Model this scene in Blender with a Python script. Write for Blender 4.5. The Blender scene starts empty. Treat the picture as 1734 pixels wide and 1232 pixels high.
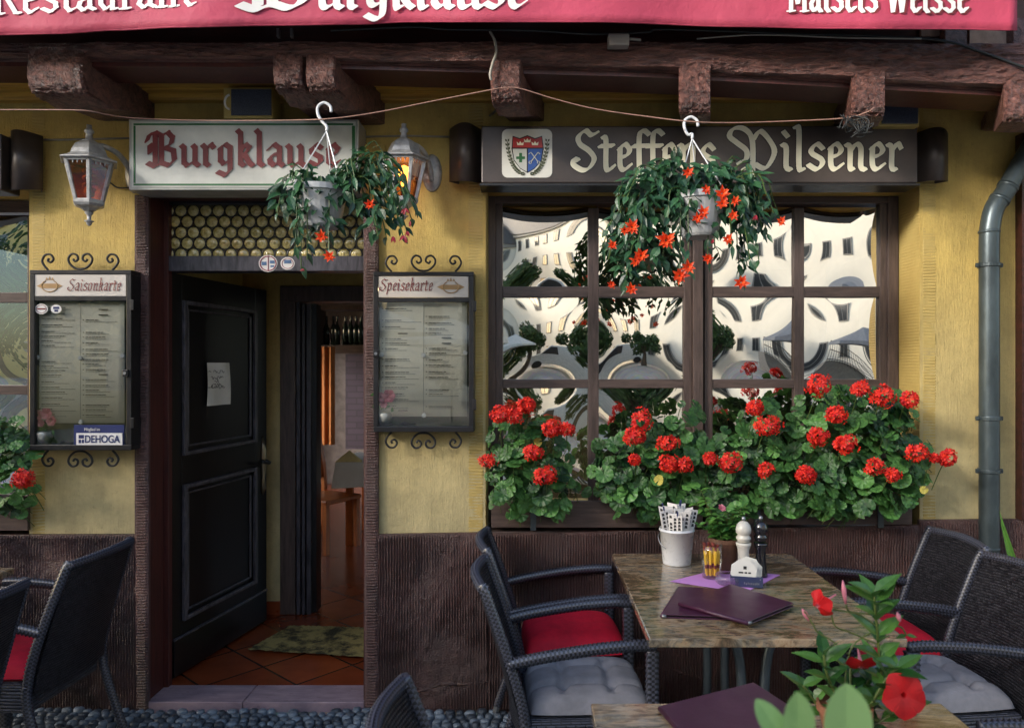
import bpy, math, random
from mathutils import Vector, Matrix
R = math.radians
rnd = random.Random(7)
sc = bpy.context.scene
COL = sc.collection
# ------------------------------------------------------------------ camera
F, D, EYE, VX, VY = 1250.0, 3.521, 1.59, 900.0, 620.0
cam_d = bpy.data.cameras.new("camera"); cam = bpy.data.objects.new("camera", cam_d); COL.objects.link(cam)
cam.location = (0, -D, EYE); cam.rotation_euler = (R(90), 0, 0)
cam_d.sensor_width = 36; cam_d.lens = 36 * F / 1734
cam_d.shift_x = (867 - VX) / 1734; cam_d.shift_y = (VY - 616) / 1734
cam_d.clip_start = 0.05; cam_d.clip_end = 400
cam_d.dof.use_dof = True; cam_d.dof.focus_distance = 3.1; cam_d.dof.aperture_fstop = 4.0
sc.camera = cam
# ------------------------------------------------------------------ light
SUN_EL, SUN_AZ = 19, 234            # veiled sun from the front left, raking along the facade
w = bpy.data.worlds.new("World"); sc.world = w; w.use_nodes = True
nt = w.node_tree; bg = nt.nodes['Background']
sky = nt.nodes.new('ShaderNodeTexSky'); sky.sky_type = 'NISHITA'; sky.sun_disc = False
sky.sun_elevation = R(SUN_EL); sky.sun_rotation = R(SUN_AZ); sky.air_density = 1.0; sky.dust_density = 2.0; sky.ozone_density = 1.0
nt.links.new(sky.outputs[0], bg.inputs[0]); bg.inputs[1].default_value = 0.15
sl = bpy.data.lights.new("sun", 'SUN'); sl.energy = 1.6; sl.angle = R(11); sl.color = (1, .97, .93)
sun = bpy.data.objects.new("sun", sl); COL.objects.link(sun)
sdir = Vector((math.sin(R(SUN_AZ)) * math.cos(R(SUN_EL)), math.cos(R(SUN_AZ)) * math.cos(R(SUN_EL)), math.sin(R(SUN_EL))))
sun.rotation_euler = sdir.to_track_quat('Z', 'Y').to_euler(); sun.location = (-10, -8, 8)
vs = sc.view_settings
vs.view_transform = 'Standard'; vs.look = 'None'; vs.gamma = 1; vs.exposure = 1.68
try:
    sc.cycles.use_denoising = True
    sc.cycles.max_bounces = 7; sc.cycles.diffuse_bounces = 3; sc.cycles.glossy_bounces = 3
    sc.cycles.transmission_bounces = 4; sc.cycles.transparent_max_bounces = 10
    sc.cycles.caustics_reflective = False; sc.cycles.caustics_refractive = False
    sc.cycles.sample_clamp_indirect = 6
except Exception: pass

# ------------------------------------------------------------------ helpers
def P(px, py, Y=0.0):
    d = D + Y
    return Vector(((px - VX) * d / F, Y, EYE - (py - VY) * d / F))
def PX(px, Y=0.0): return (px - VX) * (D + Y) / F
def PZ(py, Y=0.0): return EYE - (py - VY) * (D + Y) / F

def setpar(o, parent):                            # parts are modelled in world space under an Empty that stands at the thing's base
    if parent:
        o.parent = parent
        if parent.type == 'EMPTY': o.matrix_parent_inverse = Matrix.Translation(-parent.location)

class MB:
    def __init__(s): s.v = []; s.f = []; s.uv = []; s.c = []
    def add(s, pts, faces, uvs=None, col=None):
        b = len(s.v); s.v += [tuple(p) for p in pts]
        for k, f in enumerate(faces):
            s.f.append([b + i for i in f]); s.uv.append(uvs[k] if uvs else None); s.c.append(col)
    def box(s, a, b, col=None):
        (x0, y0, z0), (x1, y1, z1) = a, b
        x0, x1 = min(x0, x1), max(x0, x1); y0, y1 = min(y0, y1), max(y0, y1); z0, z1 = min(z0, z1), max(z0, z1)
        s.add([(x0,y0,z0),(x1,y0,z0),(x1,y1,z0),(x0,y1,z0),(x0,y0,z1),(x1,y0,z1),(x1,y1,z1),(x0,y1,z1)],
              [(0,3,2,1),(4,5,6,7),(0,1,5,4),(1,2,6,5),(2,3,7,6),(3,0,4,7)], col=col)
    def pbox(s, px0, py0, px1, py1, y0, y1):        # box whose FRONT face (at depth y0) covers the measured rectangle
        a = P(px0, py1, y0); b = P(px1, py0, y0); s.box((a.x, y0, a.z), (b.x, y1, b.z))
    def hexa(s, front, back):                        # two quads (4 points each)
        s.add(list(front) + list(back), [(0,1,2,3),(7,6,5,4),(0,4,5,1),(1,5,6,2),(2,6,7,3),(3,7,4,0)])
    def prism(s, poly, y0, y1):                      # polygon in XZ extruded in Y
        n = len(poly)
        s.add([(x, y0, z) for x, z in poly] + [(x, y1, z) for x, z in poly],
              [tuple(range(n)), tuple(range(2*n-1, n-1, -1))] + [(i, n+i, n+(i+1) % n, (i+1) % n) for i in range(n)])
    def tube(s, pts, r, n=8, cap=True, sq=False, col=None):
        pts = [Vector(p) for p in pts]; m = len(pts)
        rr = r if isinstance(r, (list, tuple)) else [r] * m
        base = len(s.v); L = 0; prev = None; rings = []
        for i, p in enumerate(pts):
            t = (pts[min(i+1, m-1)] - pts[max(i-1, 0)]).normalized()
            if prev is None:
                u = Vector((0, 0, 1)) if abs(t.z) < .9 else Vector((0, 1, 0))
                a = t.cross(u).normalized()
            else:
                a = (prev - t * prev.dot(t)).normalized()
            prev = a; b = t.cross(a)
            if i: L += (p - pts[i-1]).length
            rings.append(L)
            for k in range(n):
                an = 2 * math.pi * (k + (.5 if sq else 0)) / n
                q = 1.25 if sq else 1
                s.v.append(tuple(p + (a * math.cos(an) + b * math.sin(an)) * rr[i] * q))
        for i in range(m - 1):
            for k in range(n):
                k2 = (k + 1) % n
                s.f.append([base+i*n+k, base+i*n+k2, base+(i+1)*n+k2, base+(i+1)*n+k])
                c0, c1 = 2*math.pi*rr[i]*k/n, 2*math.pi*rr[i]*(k+1)/n
                s.uv.append([(rings[i], c0), (rings[i], c1), (rings[i+1], c1), (rings[i+1], c0)]); s.c.append(col)
        if cap:
            s.f.append([base+k for k in range(n)][::-1]); s.uv.append(None); s.c.append(col)
            s.f.append([base+(m-1)*n+k for k in range(n)]); s.uv.append(None); s.c.append(col)
    def lathe(s, prof, c=(0,0,0), n=24, a0=0, rx=1, ry=1, col=None):   # prof: (r, z)
        base = len(s.v); m = len(prof)
        for r, z in prof:
            for k in range(n):
                an = a0 + 2*math.pi*k/n
                s.v.append((c[0]+r*rx*math.cos(an), c[1]+r*ry*math.sin(an), c[2]+z))
        for i in range(m-1):
            for k in range(n):
                k2 = (k+1) % n
                s.f.append([base+i*n+k, base+i*n+k2, base+(i+1)*n+k2, base+(i+1)*n+k]); s.uv.append(None); s.c.append(col)
        if prof[0][0] > 1e-5: s.f.append([base+k for k in range(n)][::-1]); s.uv.append(None); s.c.append(col)
        if prof[-1][0] > 1e-5: s.f.append([base+(m-1)*n+k for k in range(n)]); s.uv.append(None); s.c.append(col)
    def grid(s, fn, nu, nv, col=None, flip=False):
        base = len(s.v)
        for j in range(nv+1):
            for i in range(nu+1): s.v.append(tuple(fn(i/nu, j/nv)))
        for j in range(nv):
            for i in range(nu):
                q = [base+j*(nu+1)+i, base+j*(nu+1)+i+1, base+(j+1)*(nu+1)+i+1, base+(j+1)*(nu+1)+i]
                s.f.append(q[::-1] if flip else q); s.uv.append(None); s.c.append(col)
    def build(s, name, m, parent=None, smooth=False, bevel=0, mats=None, loc=None, weld=False, solid=0, sub=0):
        me = bpy.data.meshes.new(name); me.from_pydata(s.v, [], s.f); me.update()
        uvl = me.uv_layers.new(name="UVMap"); data = uvl.data
        for pi, poly in enumerate(me.polygons):
            uv = s.uv[pi]
            if uv:
                for k, li in enumerate(poly.loop_indices): data[li].uv = uv[k]
            else:
                nx, ny, nz = (abs(q) for q in poly.normal)
                for li in poly.loop_indices:
                    co = me.vertices[me.loops[li].vertex_index].co
                    if ny >= nx and ny >= nz: data[li].uv = (co.x, co.z)
                    elif nx >= nz: data[li].uv = (co.y, co.z)
                    else: data[li].uv = (co.x, co.y)
        if any(c is not None for c in s.c):
            at = me.color_attributes.new("tint", 'FLOAT_COLOR', 'CORNER')
            for pi, poly in enumerate(me.polygons):
                c = s.c[pi] if s.c[pi] is not None else (.5, .5, .5)
                for li in poly.loop_indices: at.data[li].color = (c[0], c[1], c[2], 1)
        if smooth: me.shade_smooth()
        me.materials.append(m)
        o = bpy.data.objects.new(name, me); COL.objects.link(o)
        setpar(o, parent)
        if loc: o.location = loc
        if solid:
            md = o.modifiers.new('t', 'SOLIDIFY'); md.thickness = solid; md.offset = 0
        if bevel:
            md = o.modifiers.new('b', 'BEVEL'); md.width = bevel; md.segments = 2; md.limit_method = 'ANGLE'
            md.harden_normals = False
        if sub:
            md = o.modifiers.new('s', 'SUBSURF'); md.levels = sub; md.render_levels = sub
        return o

def build_each(mb, name, m, parent=None, **k):
    """one object per loose piece"""
    par = list(range(len(mb.v)))
    def find(i):
        while par[i] != i: par[i] = par[par[i]]; i = par[i]
        return i
    for f in mb.f:
        for j in f[1:]: par[find(f[0])] = find(j)
    groups = {}
    for fi, f in enumerate(mb.f): groups.setdefault(find(f[0]), []).append(fi)
    out = []
    for g_ in groups.values():
        n = MB(); mp = {}
        for fi in g_:
            nf = []
            for i in mb.f[fi]:
                if i not in mp: mp[i] = len(n.v); n.v.append(mb.v[i])
                nf.append(mp[i])
            n.f.append(nf); n.uv.append(mb.uv[fi]); n.c.append(mb.c[fi])
        out.append(n.build(name, m, parent, **k))
    return out

def tag(o, label=None, cat=None, group=None, kind=None):
    if label: o['label'] = label
    if cat: o['category'] = cat
    if group: o['group'] = group
    if kind: o['kind'] = kind
    return o
def empty(name, loc, label, cat, group=None, rz=0):
    o = bpy.data.objects.new(name, None); COL.objects.link(o); o.location = loc; o.rotation_euler = (0, 0, rz)
    o.empty_display_size = .1
    return tag(o, label, cat, group)
def copy_tree(o, parent=None):
    c = o.copy(); COL.objects.link(c); c.parent = parent
    for ch in list(o.children): copy_tree(ch, c)
    return c
def catmull(pts, n=6):
    if len(pts) < 3: return pts
    p = [pts[0]] + list(pts) + [pts[-1]]; out = []
    for i in range(1, len(p)-2):
        for k in range(n):
            t = k/n; a, b, c, d = p[i-1], p[i], p[i+1], p[i+2]
            out.append(tuple(.5*((2*b[j])+(-a[j]+c[j])*t+(2*a[j]-5*b[j]+4*c[j]-d[j])*t*t+(-a[j]+3*b[j]-3*c[j]+d[j])*t**3) for j in range(len(b))))
    out.append(tuple(pts[-1])); return out

# ------------------------------------------------------------------ materials
def newmat(name):
    m = bpy.data.materials.new(name); m.use_nodes = True
    n = m.node_tree; return m, n, n.nodes['Principled BSDF'], n.links
def coords(n, kind='Object', scale=(1,1,1), rot=(0,0,0)):
    tc = n.nodes.new('ShaderNodeTexCoord'); mp = n.nodes.new('ShaderNodeMapping')
    n.links.new(tc.outputs[kind], mp.inputs[0]); mp.inputs['Scale'].default_value = scale; mp.inputs['Rotation'].default_value = rot
    return mp.outputs[0]
def noise(n, vec, scale, detail=4, rough=.6, dist=0):
    t = n.nodes.new('ShaderNodeTexNoise'); n.links.new(vec, t.inputs['Vector'])
    t.inputs['Scale'].default_value = scale; t.inputs['Detail'].default_value = detail
    t.inputs['Roughness'].default_value = rough; t.inputs['Distortion'].default_value = dist
    return t.outputs['Fac']
def ramp(n, fac, stops):
    r = n.nodes.new('ShaderNodeValToRGB'); n.links.new(fac, r.inputs[0])
    e = r.color_ramp.elements
    while len(e) < len(stops): e.new(.5)
    for k, (p, c) in enumerate(stops):
        e[k].position = p; e[k].color = (c[0], c[1], c[2], 1) if isinstance(c, (tuple, list)) else (c, c, c, 1)
    return r.outputs[0]
def mix(n, fac, a, b, mode='MIX'):
    x = n.nodes.new('ShaderNodeMix'); x.data_type = 'RGBA'; x.blend_type = mode
    for sock, v in ((x.inputs[0], fac), (x.inputs[6], a), (x.inputs[7], b)):
        if isinstance(v, bpy.types.NodeSocket): n.links.new(v, sock)
        elif isinstance(v, (int, float)): sock.default_value = v if sock == x.inputs[0] or sock.type == 'VALUE' else (v, v, v, 1)
        else: sock.default_value = (*v, 1)
    return x.outputs[2]
def math_(n, op, a, b=0.0, c=None):
    x = n.nodes.new('ShaderNodeMath'); x.operation = op
    for k, v in enumerate((a, b) if c is None else (a, b, c)):
        if isinstance(v, bpy.types.NodeSocket): n.links.new(v, x.inputs[k])
        else: x.inputs[k].default_value = v
    return x.outputs[0]
def bump(n, b, h, strength=.5, dist=.01, prev=None):
    x = n.nodes.new('ShaderNodeBump'); x.inputs['Strength'].default_value = strength; x.inputs['Distance'].default_value = dist
    n.links.new(h, x.inputs['Height'])
    if prev: n.links.new(prev, x.inputs['Normal'])
    n.links.new(x.outputs[0], b.inputs['Normal']); return x.outputs[0]

def M(name, col, rough=.5, metal=0, var=.25, vscale=8, bmp=0, bscale=60, bdist=.004, spec=.5, col2=None, stretch=(1,1,1), coat=0):
    m, n, b, l = newmat(name)
    v = coords(n, 'Object', stretch)
    c2 = col2 or tuple(c*(1-var) for c in col)
    nz = noise(n, v, vscale, 5, .65)
    l.new(ramp(n, nz, [(.35, c2), (.65, col)]), b.inputs['Base Color'])
    b.inputs['Roughness'].default_value = rough; b.inputs['Metallic'].default_value = metal
    b.inputs['Specular IOR Level'].default_value = spec
    if coat: b.inputs['Coat Weight'].default_value = coat; b.inputs['Coat Roughness'].default_value = .1
    rz = noise(n, v, vscale*3, 3)
    rr = n.nodes.new('ShaderNodeMapRange'); l.new(rz, rr.inputs[0]); rr.inputs[3].default_value = max(.02, rough-.1); rr.inputs[4].default_value = min(1, rough+.12)
    l.new(rr.outputs[0], b.inputs['Roughness'])
    if bmp: bump(n, b, noise(n, v, bscale, 4), bmp, bdist)
    return m

def comb_mat(name, col, dark, axis, period, dist, rough=.45, speck=.5, wob=2.0):
    """stucco dragged with a comb: ridges across `axis`, broken by rough spots"""
    m, n, b, l = newmat(name)
    v = coords(n)
    wv = n.nodes.new('ShaderNodeTexWave'); wv.bands_direction = axis; wv.wave_profile = 'SIN'
    l.new(v, wv.inputs['Vector']); wv.inputs['Scale'].default_value = 1/period*.314159*1.0
    wv.inputs['Distortion'].default_value = wob; wv.inputs['Detail'].default_value = 3; wv.inputs['Detail Scale'].default_value = 1.3
    g = noise(n, v, 90, 5, .75); big = noise(n, v, 5, 4, .6)
    h = math_(n, 'MULTIPLY_ADD', wv.outputs['Fac'], ramp(n, big, [(.35, .95), (.65, .25)]), math_(n, 'MULTIPLY', g, speck*2.2))
    stain = ramp(n, noise(n, v, 2.2, 6, .7), [(.3, 0), (.7, 1)])
    l.new(mix(n, stain, dark, col), b.inputs['Base Color'])
    b.inputs['Roughness'].default_value = rough
    bump(n, b, h, 1.0, dist); return m

def plaster_mat(name):
    m, n, b, l = newmat(name)
    v = coords(n)
    sep = n.nodes.new('ShaderNodeSeparateXYZ'); l.new(v, sep.inputs[0])
    big = noise(n, v, 1.3, 5, .6)
    hz = math_(n, 'MULTIPLY_ADD', big, .5, sep.outputs['Z'])
    base = ramp(n, math_(n, 'MULTIPLY', hz, .3333), [(.35, (.53, .44, .225)), (.80, (.56, .395, .11))])
    st = coords(n, 'Object', (14, 9, 1.6))
    streak = ramp(n, noise(n, st, 1.0, 6, .7), [(.38, .88), (.62, 1.0)])
    c = mix(n, 1, base, streak, 'MULTIPLY')
    spots = ramp(n, noise(n, v, 26, 8, .85), [(.36, .45), (.43, 1.0)])
    big2 = ramp(n, noise(n, v, 3.5, 6, .75), [(.35, .78), (.62, 1.08)]); c = mix(n, 1, c, big2, 'MULTIPLY')
    c = mix(n, .5, c, mix(n, 1, c, spots, 'MULTIPLY'))
    l.new(c, b.inputs['Base Color']); b.inputs['Roughness'].default_value = .75
    fine = coords(n, 'Object', (160, 40, 14))
    h = math_(n, 'ADD', math_(n, 'MULTIPLY', noise(n, fine, 1, 3), .6), noise(n, v, 30, 5, .7))
    bump(n, b, h, .7, .008); return m

def wood_mat(name, col, dark, rough=.4, bscale=1, stretch=(3, 30, 30), bstr=.6, bdist=.004, spec=.5):
    m, n, b, l = newmat(name)
    v = coords(n, 'Object', stretch)
    a = noise(n, v, 1.0*bscale, 6, .7, .4)
    l.new(ramp(n, a, [(.32, dark), (.66, col)]), b.inputs['Base Color'])
    b.inputs['Roughness'].default_value = rough; b.inputs['Specular IOR Level'].default_value = spec
    bump(n, b, a, bstr, bdist); return m

def timber_mat(name, stretch, dist=.03):
    """thick glossy red-brown paint over old, coarsely hewn timber"""
    m, n, b, l = newmat(name)
    v = coords(n, 'Object', stretch)
    a = noise(n, v, 1.0, 6, .72, .6)
    l.new(ramp(n, a, [(.38, (.06, .02, .015)), (.64, (.25, .105, .08))]), b.inputs['Base Color'])
    b.inputs['Roughness'].default_value = .38; b.inputs['Specular IOR Level'].default_value = .7
    bump(n, b, a, 1.0, dist); return m

def weave_mat(name, bw, rh, c1=(.035,.037,.05), c2=(.012,.012,.018), rough=.38, squash=1, spec=.8):
    m, n, b, l = newmat(name)
    tc = n.nodes.new('ShaderNodeTexCoord'); br = n.nodes.new('ShaderNodeTexBrick')
    l.new(tc.outputs['UV'], br.inputs['Vector'])
    br.inputs['Scale'].default_value = 1; br.inputs['Brick Width'].default_value = bw; br.inputs['Row Height'].default_value = rh
    br.inputs['Mortar Size'].default_value = min(bw, rh)*.2; br.inputs['Mortar Smooth'].default_value = 1.0
    br.inputs['Color1'].default_value = (*c1, 1); br.inputs['Color2'].default_value = (*c2, 1); br.inputs['Mortar'].default_value = (.003,.003,.004,1)
    l.new(br.outputs['Color'], b.inputs['Base Color']); b.inputs['Roughness'].default_value = rough
    b.inputs['Specular IOR Level'].default_value = spec
    # rounded strand profile
    sep = n.nodes.new('ShaderNodeSeparateXYZ'); l.new(tc.outputs['UV'], sep.inputs[0])
    s1 = math_(n, 'ABSOLUTE', math_(n, 'SINE', math_(n, 'MULTIPLY', sep.outputs[1], math.pi/rh)))
    h = math_(n, 'MULTIPLY', s1, math_(n, 'SUBTRACT', 1.0, br.outputs['Fac']))
    bump(n, b, h, 1.0, .004); return m

def leaf_mat(name, dark, light, rough=.42, trans=.22, vein=True):
    m, n, b, l = newmat(name)
    at = n.nodes.new('ShaderNodeAttribute'); at.attribute_name = 'tint'
    v = coords(n)
    f = math_(n, 'ADD', at.outputs['Fac'], math_(n, 'MULTIPLY', math_(n, 'SUBTRACT', noise(n, v, 70, 3), .5), .5))
    c = ramp(n, f, [(.1, dark), (.9, light)])
    l.new(c, b.inputs['Base Color']); b.inputs['Roughness'].default_value = rough; b.inputs['Specular IOR Level'].default_value = .45
    tr = n.nodes.new('ShaderNodeBsdfTranslucent'); l.new(c, tr.inputs[0])
    mx = n.nodes.new('ShaderNodeMixShader'); mx.inputs[0].default_value = trans
    l.new(b.outputs[0], mx.inputs[1]); l.new(tr.outputs[0], mx.inputs[2])
    l.new(mx.outputs[0], n.nodes['Material Output'].inputs[0])
    if vein: bump(n, b, noise(n, v, 110, 3), .35, .004)
    return m

def glass_mat(name, refl=.5, tint=(.8,.83,.8), rough=0.0, gcol=(.95,.95,.93), fw=.6):
    m, n, b, l = newmat(name)
    n.nodes.remove(b)
    g = n.nodes.new('ShaderNodeBsdfGlossy'); g.inputs[0].default_value = (*gcol, 1); g.inputs['Roughness'].default_value = rough
    t = n.nodes.new('ShaderNodeBsdfTransparent'); t.inputs[0].default_value = (*tint, 1)
    fr = n.nodes.new('ShaderNodeLayerWeight'); fr.inputs[0].default_value = .35
    fac = math_(n, 'MINIMUM', math_(n, 'MULTIPLY_ADD', fr.outputs['Fresnel'], fw, refl), .97)
    mx = n.nodes.new('ShaderNodeMixShader'); l.new(fac, mx.inputs[0]); l.new(t.outputs[0], mx.inputs[1]); l.new(g.outputs[0], mx.inputs[2])
    l.new(mx.outputs[0], n.nodes['Material Output'].inputs[0]); return m

def emit_mat(name, col, strength):
    m, n, b, l = newmat(name)
    b.inputs['Base Color'].default_value = (*col, 1); b.inputs['Emission Color'].default_value = (*col, 1); b.inputs['Emission Strength'].default_value = strength
    return m

m_plaster = plaster_mat('ochre_plaster')
m_reveal = comb_mat('combed_ochre_plaster', (.50,.37,.12), (.40,.28,.08), 'Z', .0145, .002, .7, .35, 1.0)
m_plinth = M('combed_brown_stucco', (.088,.032,.026), .34, var=.6, vscale=2.5, bmp=1.0, bscale=150, bdist=.010, spec=.9)
m_strip = M('combed_brown_stone', (.10,.038,.032), .36, var=.5, vscale=3, bmp=1.0, bscale=150, bdist=.010, spec=.9)
m_timber = timber_mat('hewn_timber', (9, 30, 42), .035)
m_timber_end = timber_mat('hewn_timber_end', (38, 30, 38), .03)
m_timber_dark_shade = wood_mat('dark_timber_and_shade', (.06,.016,.012), (.018,.006,.005), .35, 1, (3,20,30), .6)  # dark timber; on the upper storey its darkness stands for awning shade
m_soffit = wood_mat('ochre_boards', (.66,.40,.08), (.36,.19,.04), .5, 1, (2,30,30), .5)
m_frame = wood_mat('brown_window_wood', (.115,.078,.066), (.045,.030,.026), .42, 1, (60,60,6), .5, .0015)
m_frame_h = wood_mat('brown_window_wood_across', (.115,.078,.066), (.045,.030,.026), .42, 1, (6,60,60), .5, .0015)
m_black = M('black_paint', (.012,.011,.012), .35, var=.4, bmp=.15)
m_blackiron = M('black_iron', (.02,.02,.022), .4, .3, bmp=.2)
m_door = wood_mat('black_door_paint', (.008,.007,.008), (.004,.0035,.004), .28, 1, (60,60,5), .35, .001)
m_moulding = wood_mat('worn_grey_moulding', (.10,.09,.105), (.012,.011,.014), .35, 1, (40,40,8), .5, .001)
m_glass = glass_mat('window_glass', .80, gcol=(.98,.94,.86))
m_caseglass = glass_mat('case_glass', .06, (.95,.95,.93))
m_jamb = wood_mat('red_jamb_paint', (.085,.018,.014), (.035,.008,.008), .45, 1, (40,40,5), .4, .002)
m_awning = M('red_awning_canvas', (.42,.042,.085), .7, var=.22, vscale=2.5, bmp=.4, bscale=9, bdist=.02)
m_white = M('white_print', (.75,.72,.68), .6, var=.1)
m_cream = M('cream_letters', (.85,.80,.60), .5, var=.12, vscale=14)
m_redletter = M('dark_red_letters', (.20,.02,.02), .5, var=.35, vscale=12)
m_signwhite = M('sign_white', (.62,.62,.56), .35, var=.28, vscale=3)
m_green = M('green_line', (.02,.13,.035), .45, var=.2)
m_signframe = M('sign_frame_metal', (.42,.42,.38), .4, .3, var=.3)
m_signbrown = M('sign_brown_metal', (.085,.066,.058), .38, .2, var=.35, vscale=4, bmp=.2, bscale=12)
m_silver = M('silver_painted_metal', (.50,.50,.50), .42, .35, var=.45, vscale=30, bmp=.3, bscale=60)
m_amber = glass_mat('amber_glass', .10, (.62,.24,.06))
m_bulb = emit_mat('lit_bulb', (1.0, .70, .34), 4)
m_bulboff = M('unlit_bulb', (.65,.55,.40), .4)
m_zinc = M('zinc_pipe', (.075,.098,.105), .36, .45, var=.5, vscale=7, bmp=.25, bscale=30, stretch=(1,1,.5))
m_cloth_grey = M('grey_cushion_cloth', (.27,.265,.285), .9, var=.3, vscale=9, bmp=.5, bscale=90, bdist=.003)
m_cloth_red = M('red_cushion_cloth', (.85,.010,.045), .75, var=.3, vscale=7, bmp=.6, bscale=16, bdist=.01)
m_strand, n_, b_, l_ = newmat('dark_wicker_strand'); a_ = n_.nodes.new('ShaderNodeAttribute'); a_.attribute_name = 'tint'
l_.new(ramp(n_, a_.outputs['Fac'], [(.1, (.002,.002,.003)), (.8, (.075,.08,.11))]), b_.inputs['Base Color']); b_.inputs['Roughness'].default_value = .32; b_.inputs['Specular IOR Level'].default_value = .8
m_weave_back = weave_mat('dark_wicker_back', .0135, .0105, (.045,.043,.05), (.008,.008,.011), spec=.4)
m_weave_seat = weave_mat('dark_wicker_seat', .034, .013, (.08,.085,.11), (.03,.032,.045))
m_alu = M('grey_aluminium', (.30,.31,.32), .4, .8)
m_steel = M('blue_grey_steel', (.13,.16,.18), .38, .7, var=.3)
m_white_enamel = M('white_enamel', (.70,.71,.72), .28, var=.12, vscale=10, bmp=.1, bscale=20)
m_paper = M('paper', (.66,.65,.60), .85, var=.12, vscale=5)
m_menu_paper = M('menu_paper', (.86,.82,.68), .6, var=.14, vscale=3)
m_ink = M('ink', (.03,.03,.03), .7)
m_navy = M('navy_print', (.02,.03,.12), .4)
m_purple = M('dark_purple_leather', (.060,.014,.040), .36, var=.3, vscale=6, bmp=.3, bscale=120, bdist=.001)
m_napkin = M('lilac_paper_napkin', (.56,.25,.60), .85, var=.1, bmp=.3, bscale=60)
m_greenpot = M('white_plastic_pot', (.40,.41,.41), .45, var=.2)
m_leaf = leaf_mat('geranium_leaf', (.008,.040,.012), (.12,.30,.07))
m_leaf_beg = leaf_mat('begonia_leaf', (.006,.028,.014), (.050,.14,.055), .35, .15)
m_leaf_man = leaf_mat('mandevilla_leaf', (.012,.06,.012), (.10,.24,.045), .3)
m_leaf_light = leaf_mat('broad_leaf', (.08,.22,.05), (.26,.44,.16), .5, .3, False)
m_stem = leaf_mat('stem', (.04,.09,.02), (.14,.18,.05))
m_petal = leaf_mat('red_petal', (.52,.006,.012), (.90,.045,.018), .5, .25, False)
m_petal_deep = leaf_mat('deep_red_petal', (.30,.004,.010), (.72,.015,.018), .4, .3, False)
m_petal_or = leaf_mat('orange_petal', (.70,.05,.012), (.9,.11,.02), .5, .25, False)
m_bud = leaf_mat('bud_red', (.30,.015,.03), (.42,.03,.05))
m_petal_pink = leaf_mat('pink_petal', (.55,.14,.20), (.75,.30,.36), .5, .25, False)
m_yellowflower = M('yellow_leaf', (.42,.36,.06), .6)
m_rope = M('copper_cable', (.36,.20,.15), .5, var=.3, vscale=60)
m_cable = M('dark_cable', (.02,.022,.02), .5)
m_van = M('white_van_paint', (.80,.78,.72), .3)
m_cable_light = M('grey_cable', (.35,.32,.27), .6)
m_brickwall = M('indoor_wall', (.20,.17,.16), .8, var=.4)
m_orangewood = wood_mat('orange_chair_wood', (.58,.17,.035), (.30,.07,.015), .35, 1, (20,20,4), .3, .001)
m_tablecloth = M('white_tablecloth', (.55,.56,.58), .85, var=.1)
m_house = M('white_house_render', (.80,.76,.66), .85, var=.10, vscale=.6, bmp=.2, bscale=4, bdist=.02)
m_house2 = M('yellow_house_render', (.60,.47,.18), .85, var=.12, vscale=.6)
m_roof = M('slate_roof', (.10,.10,.11), .7, var=.3, vscale=3)
m_darkglass = M('dark_pane', (.05,.055,.06), .12)
m_trim = M('grey_trim', (.30,.29,.27), .8)
m_canvas = M('cream_parasol_canvas', (.66,.64,.57), .85)
m_treeleaf = leaf_mat('tree_leaf', (.015,.045,.010), (.06,.12,.03), .5)
m_bark = M('bark', (.09,.065,.045), .9, bmp=.6, bscale=20)

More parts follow.
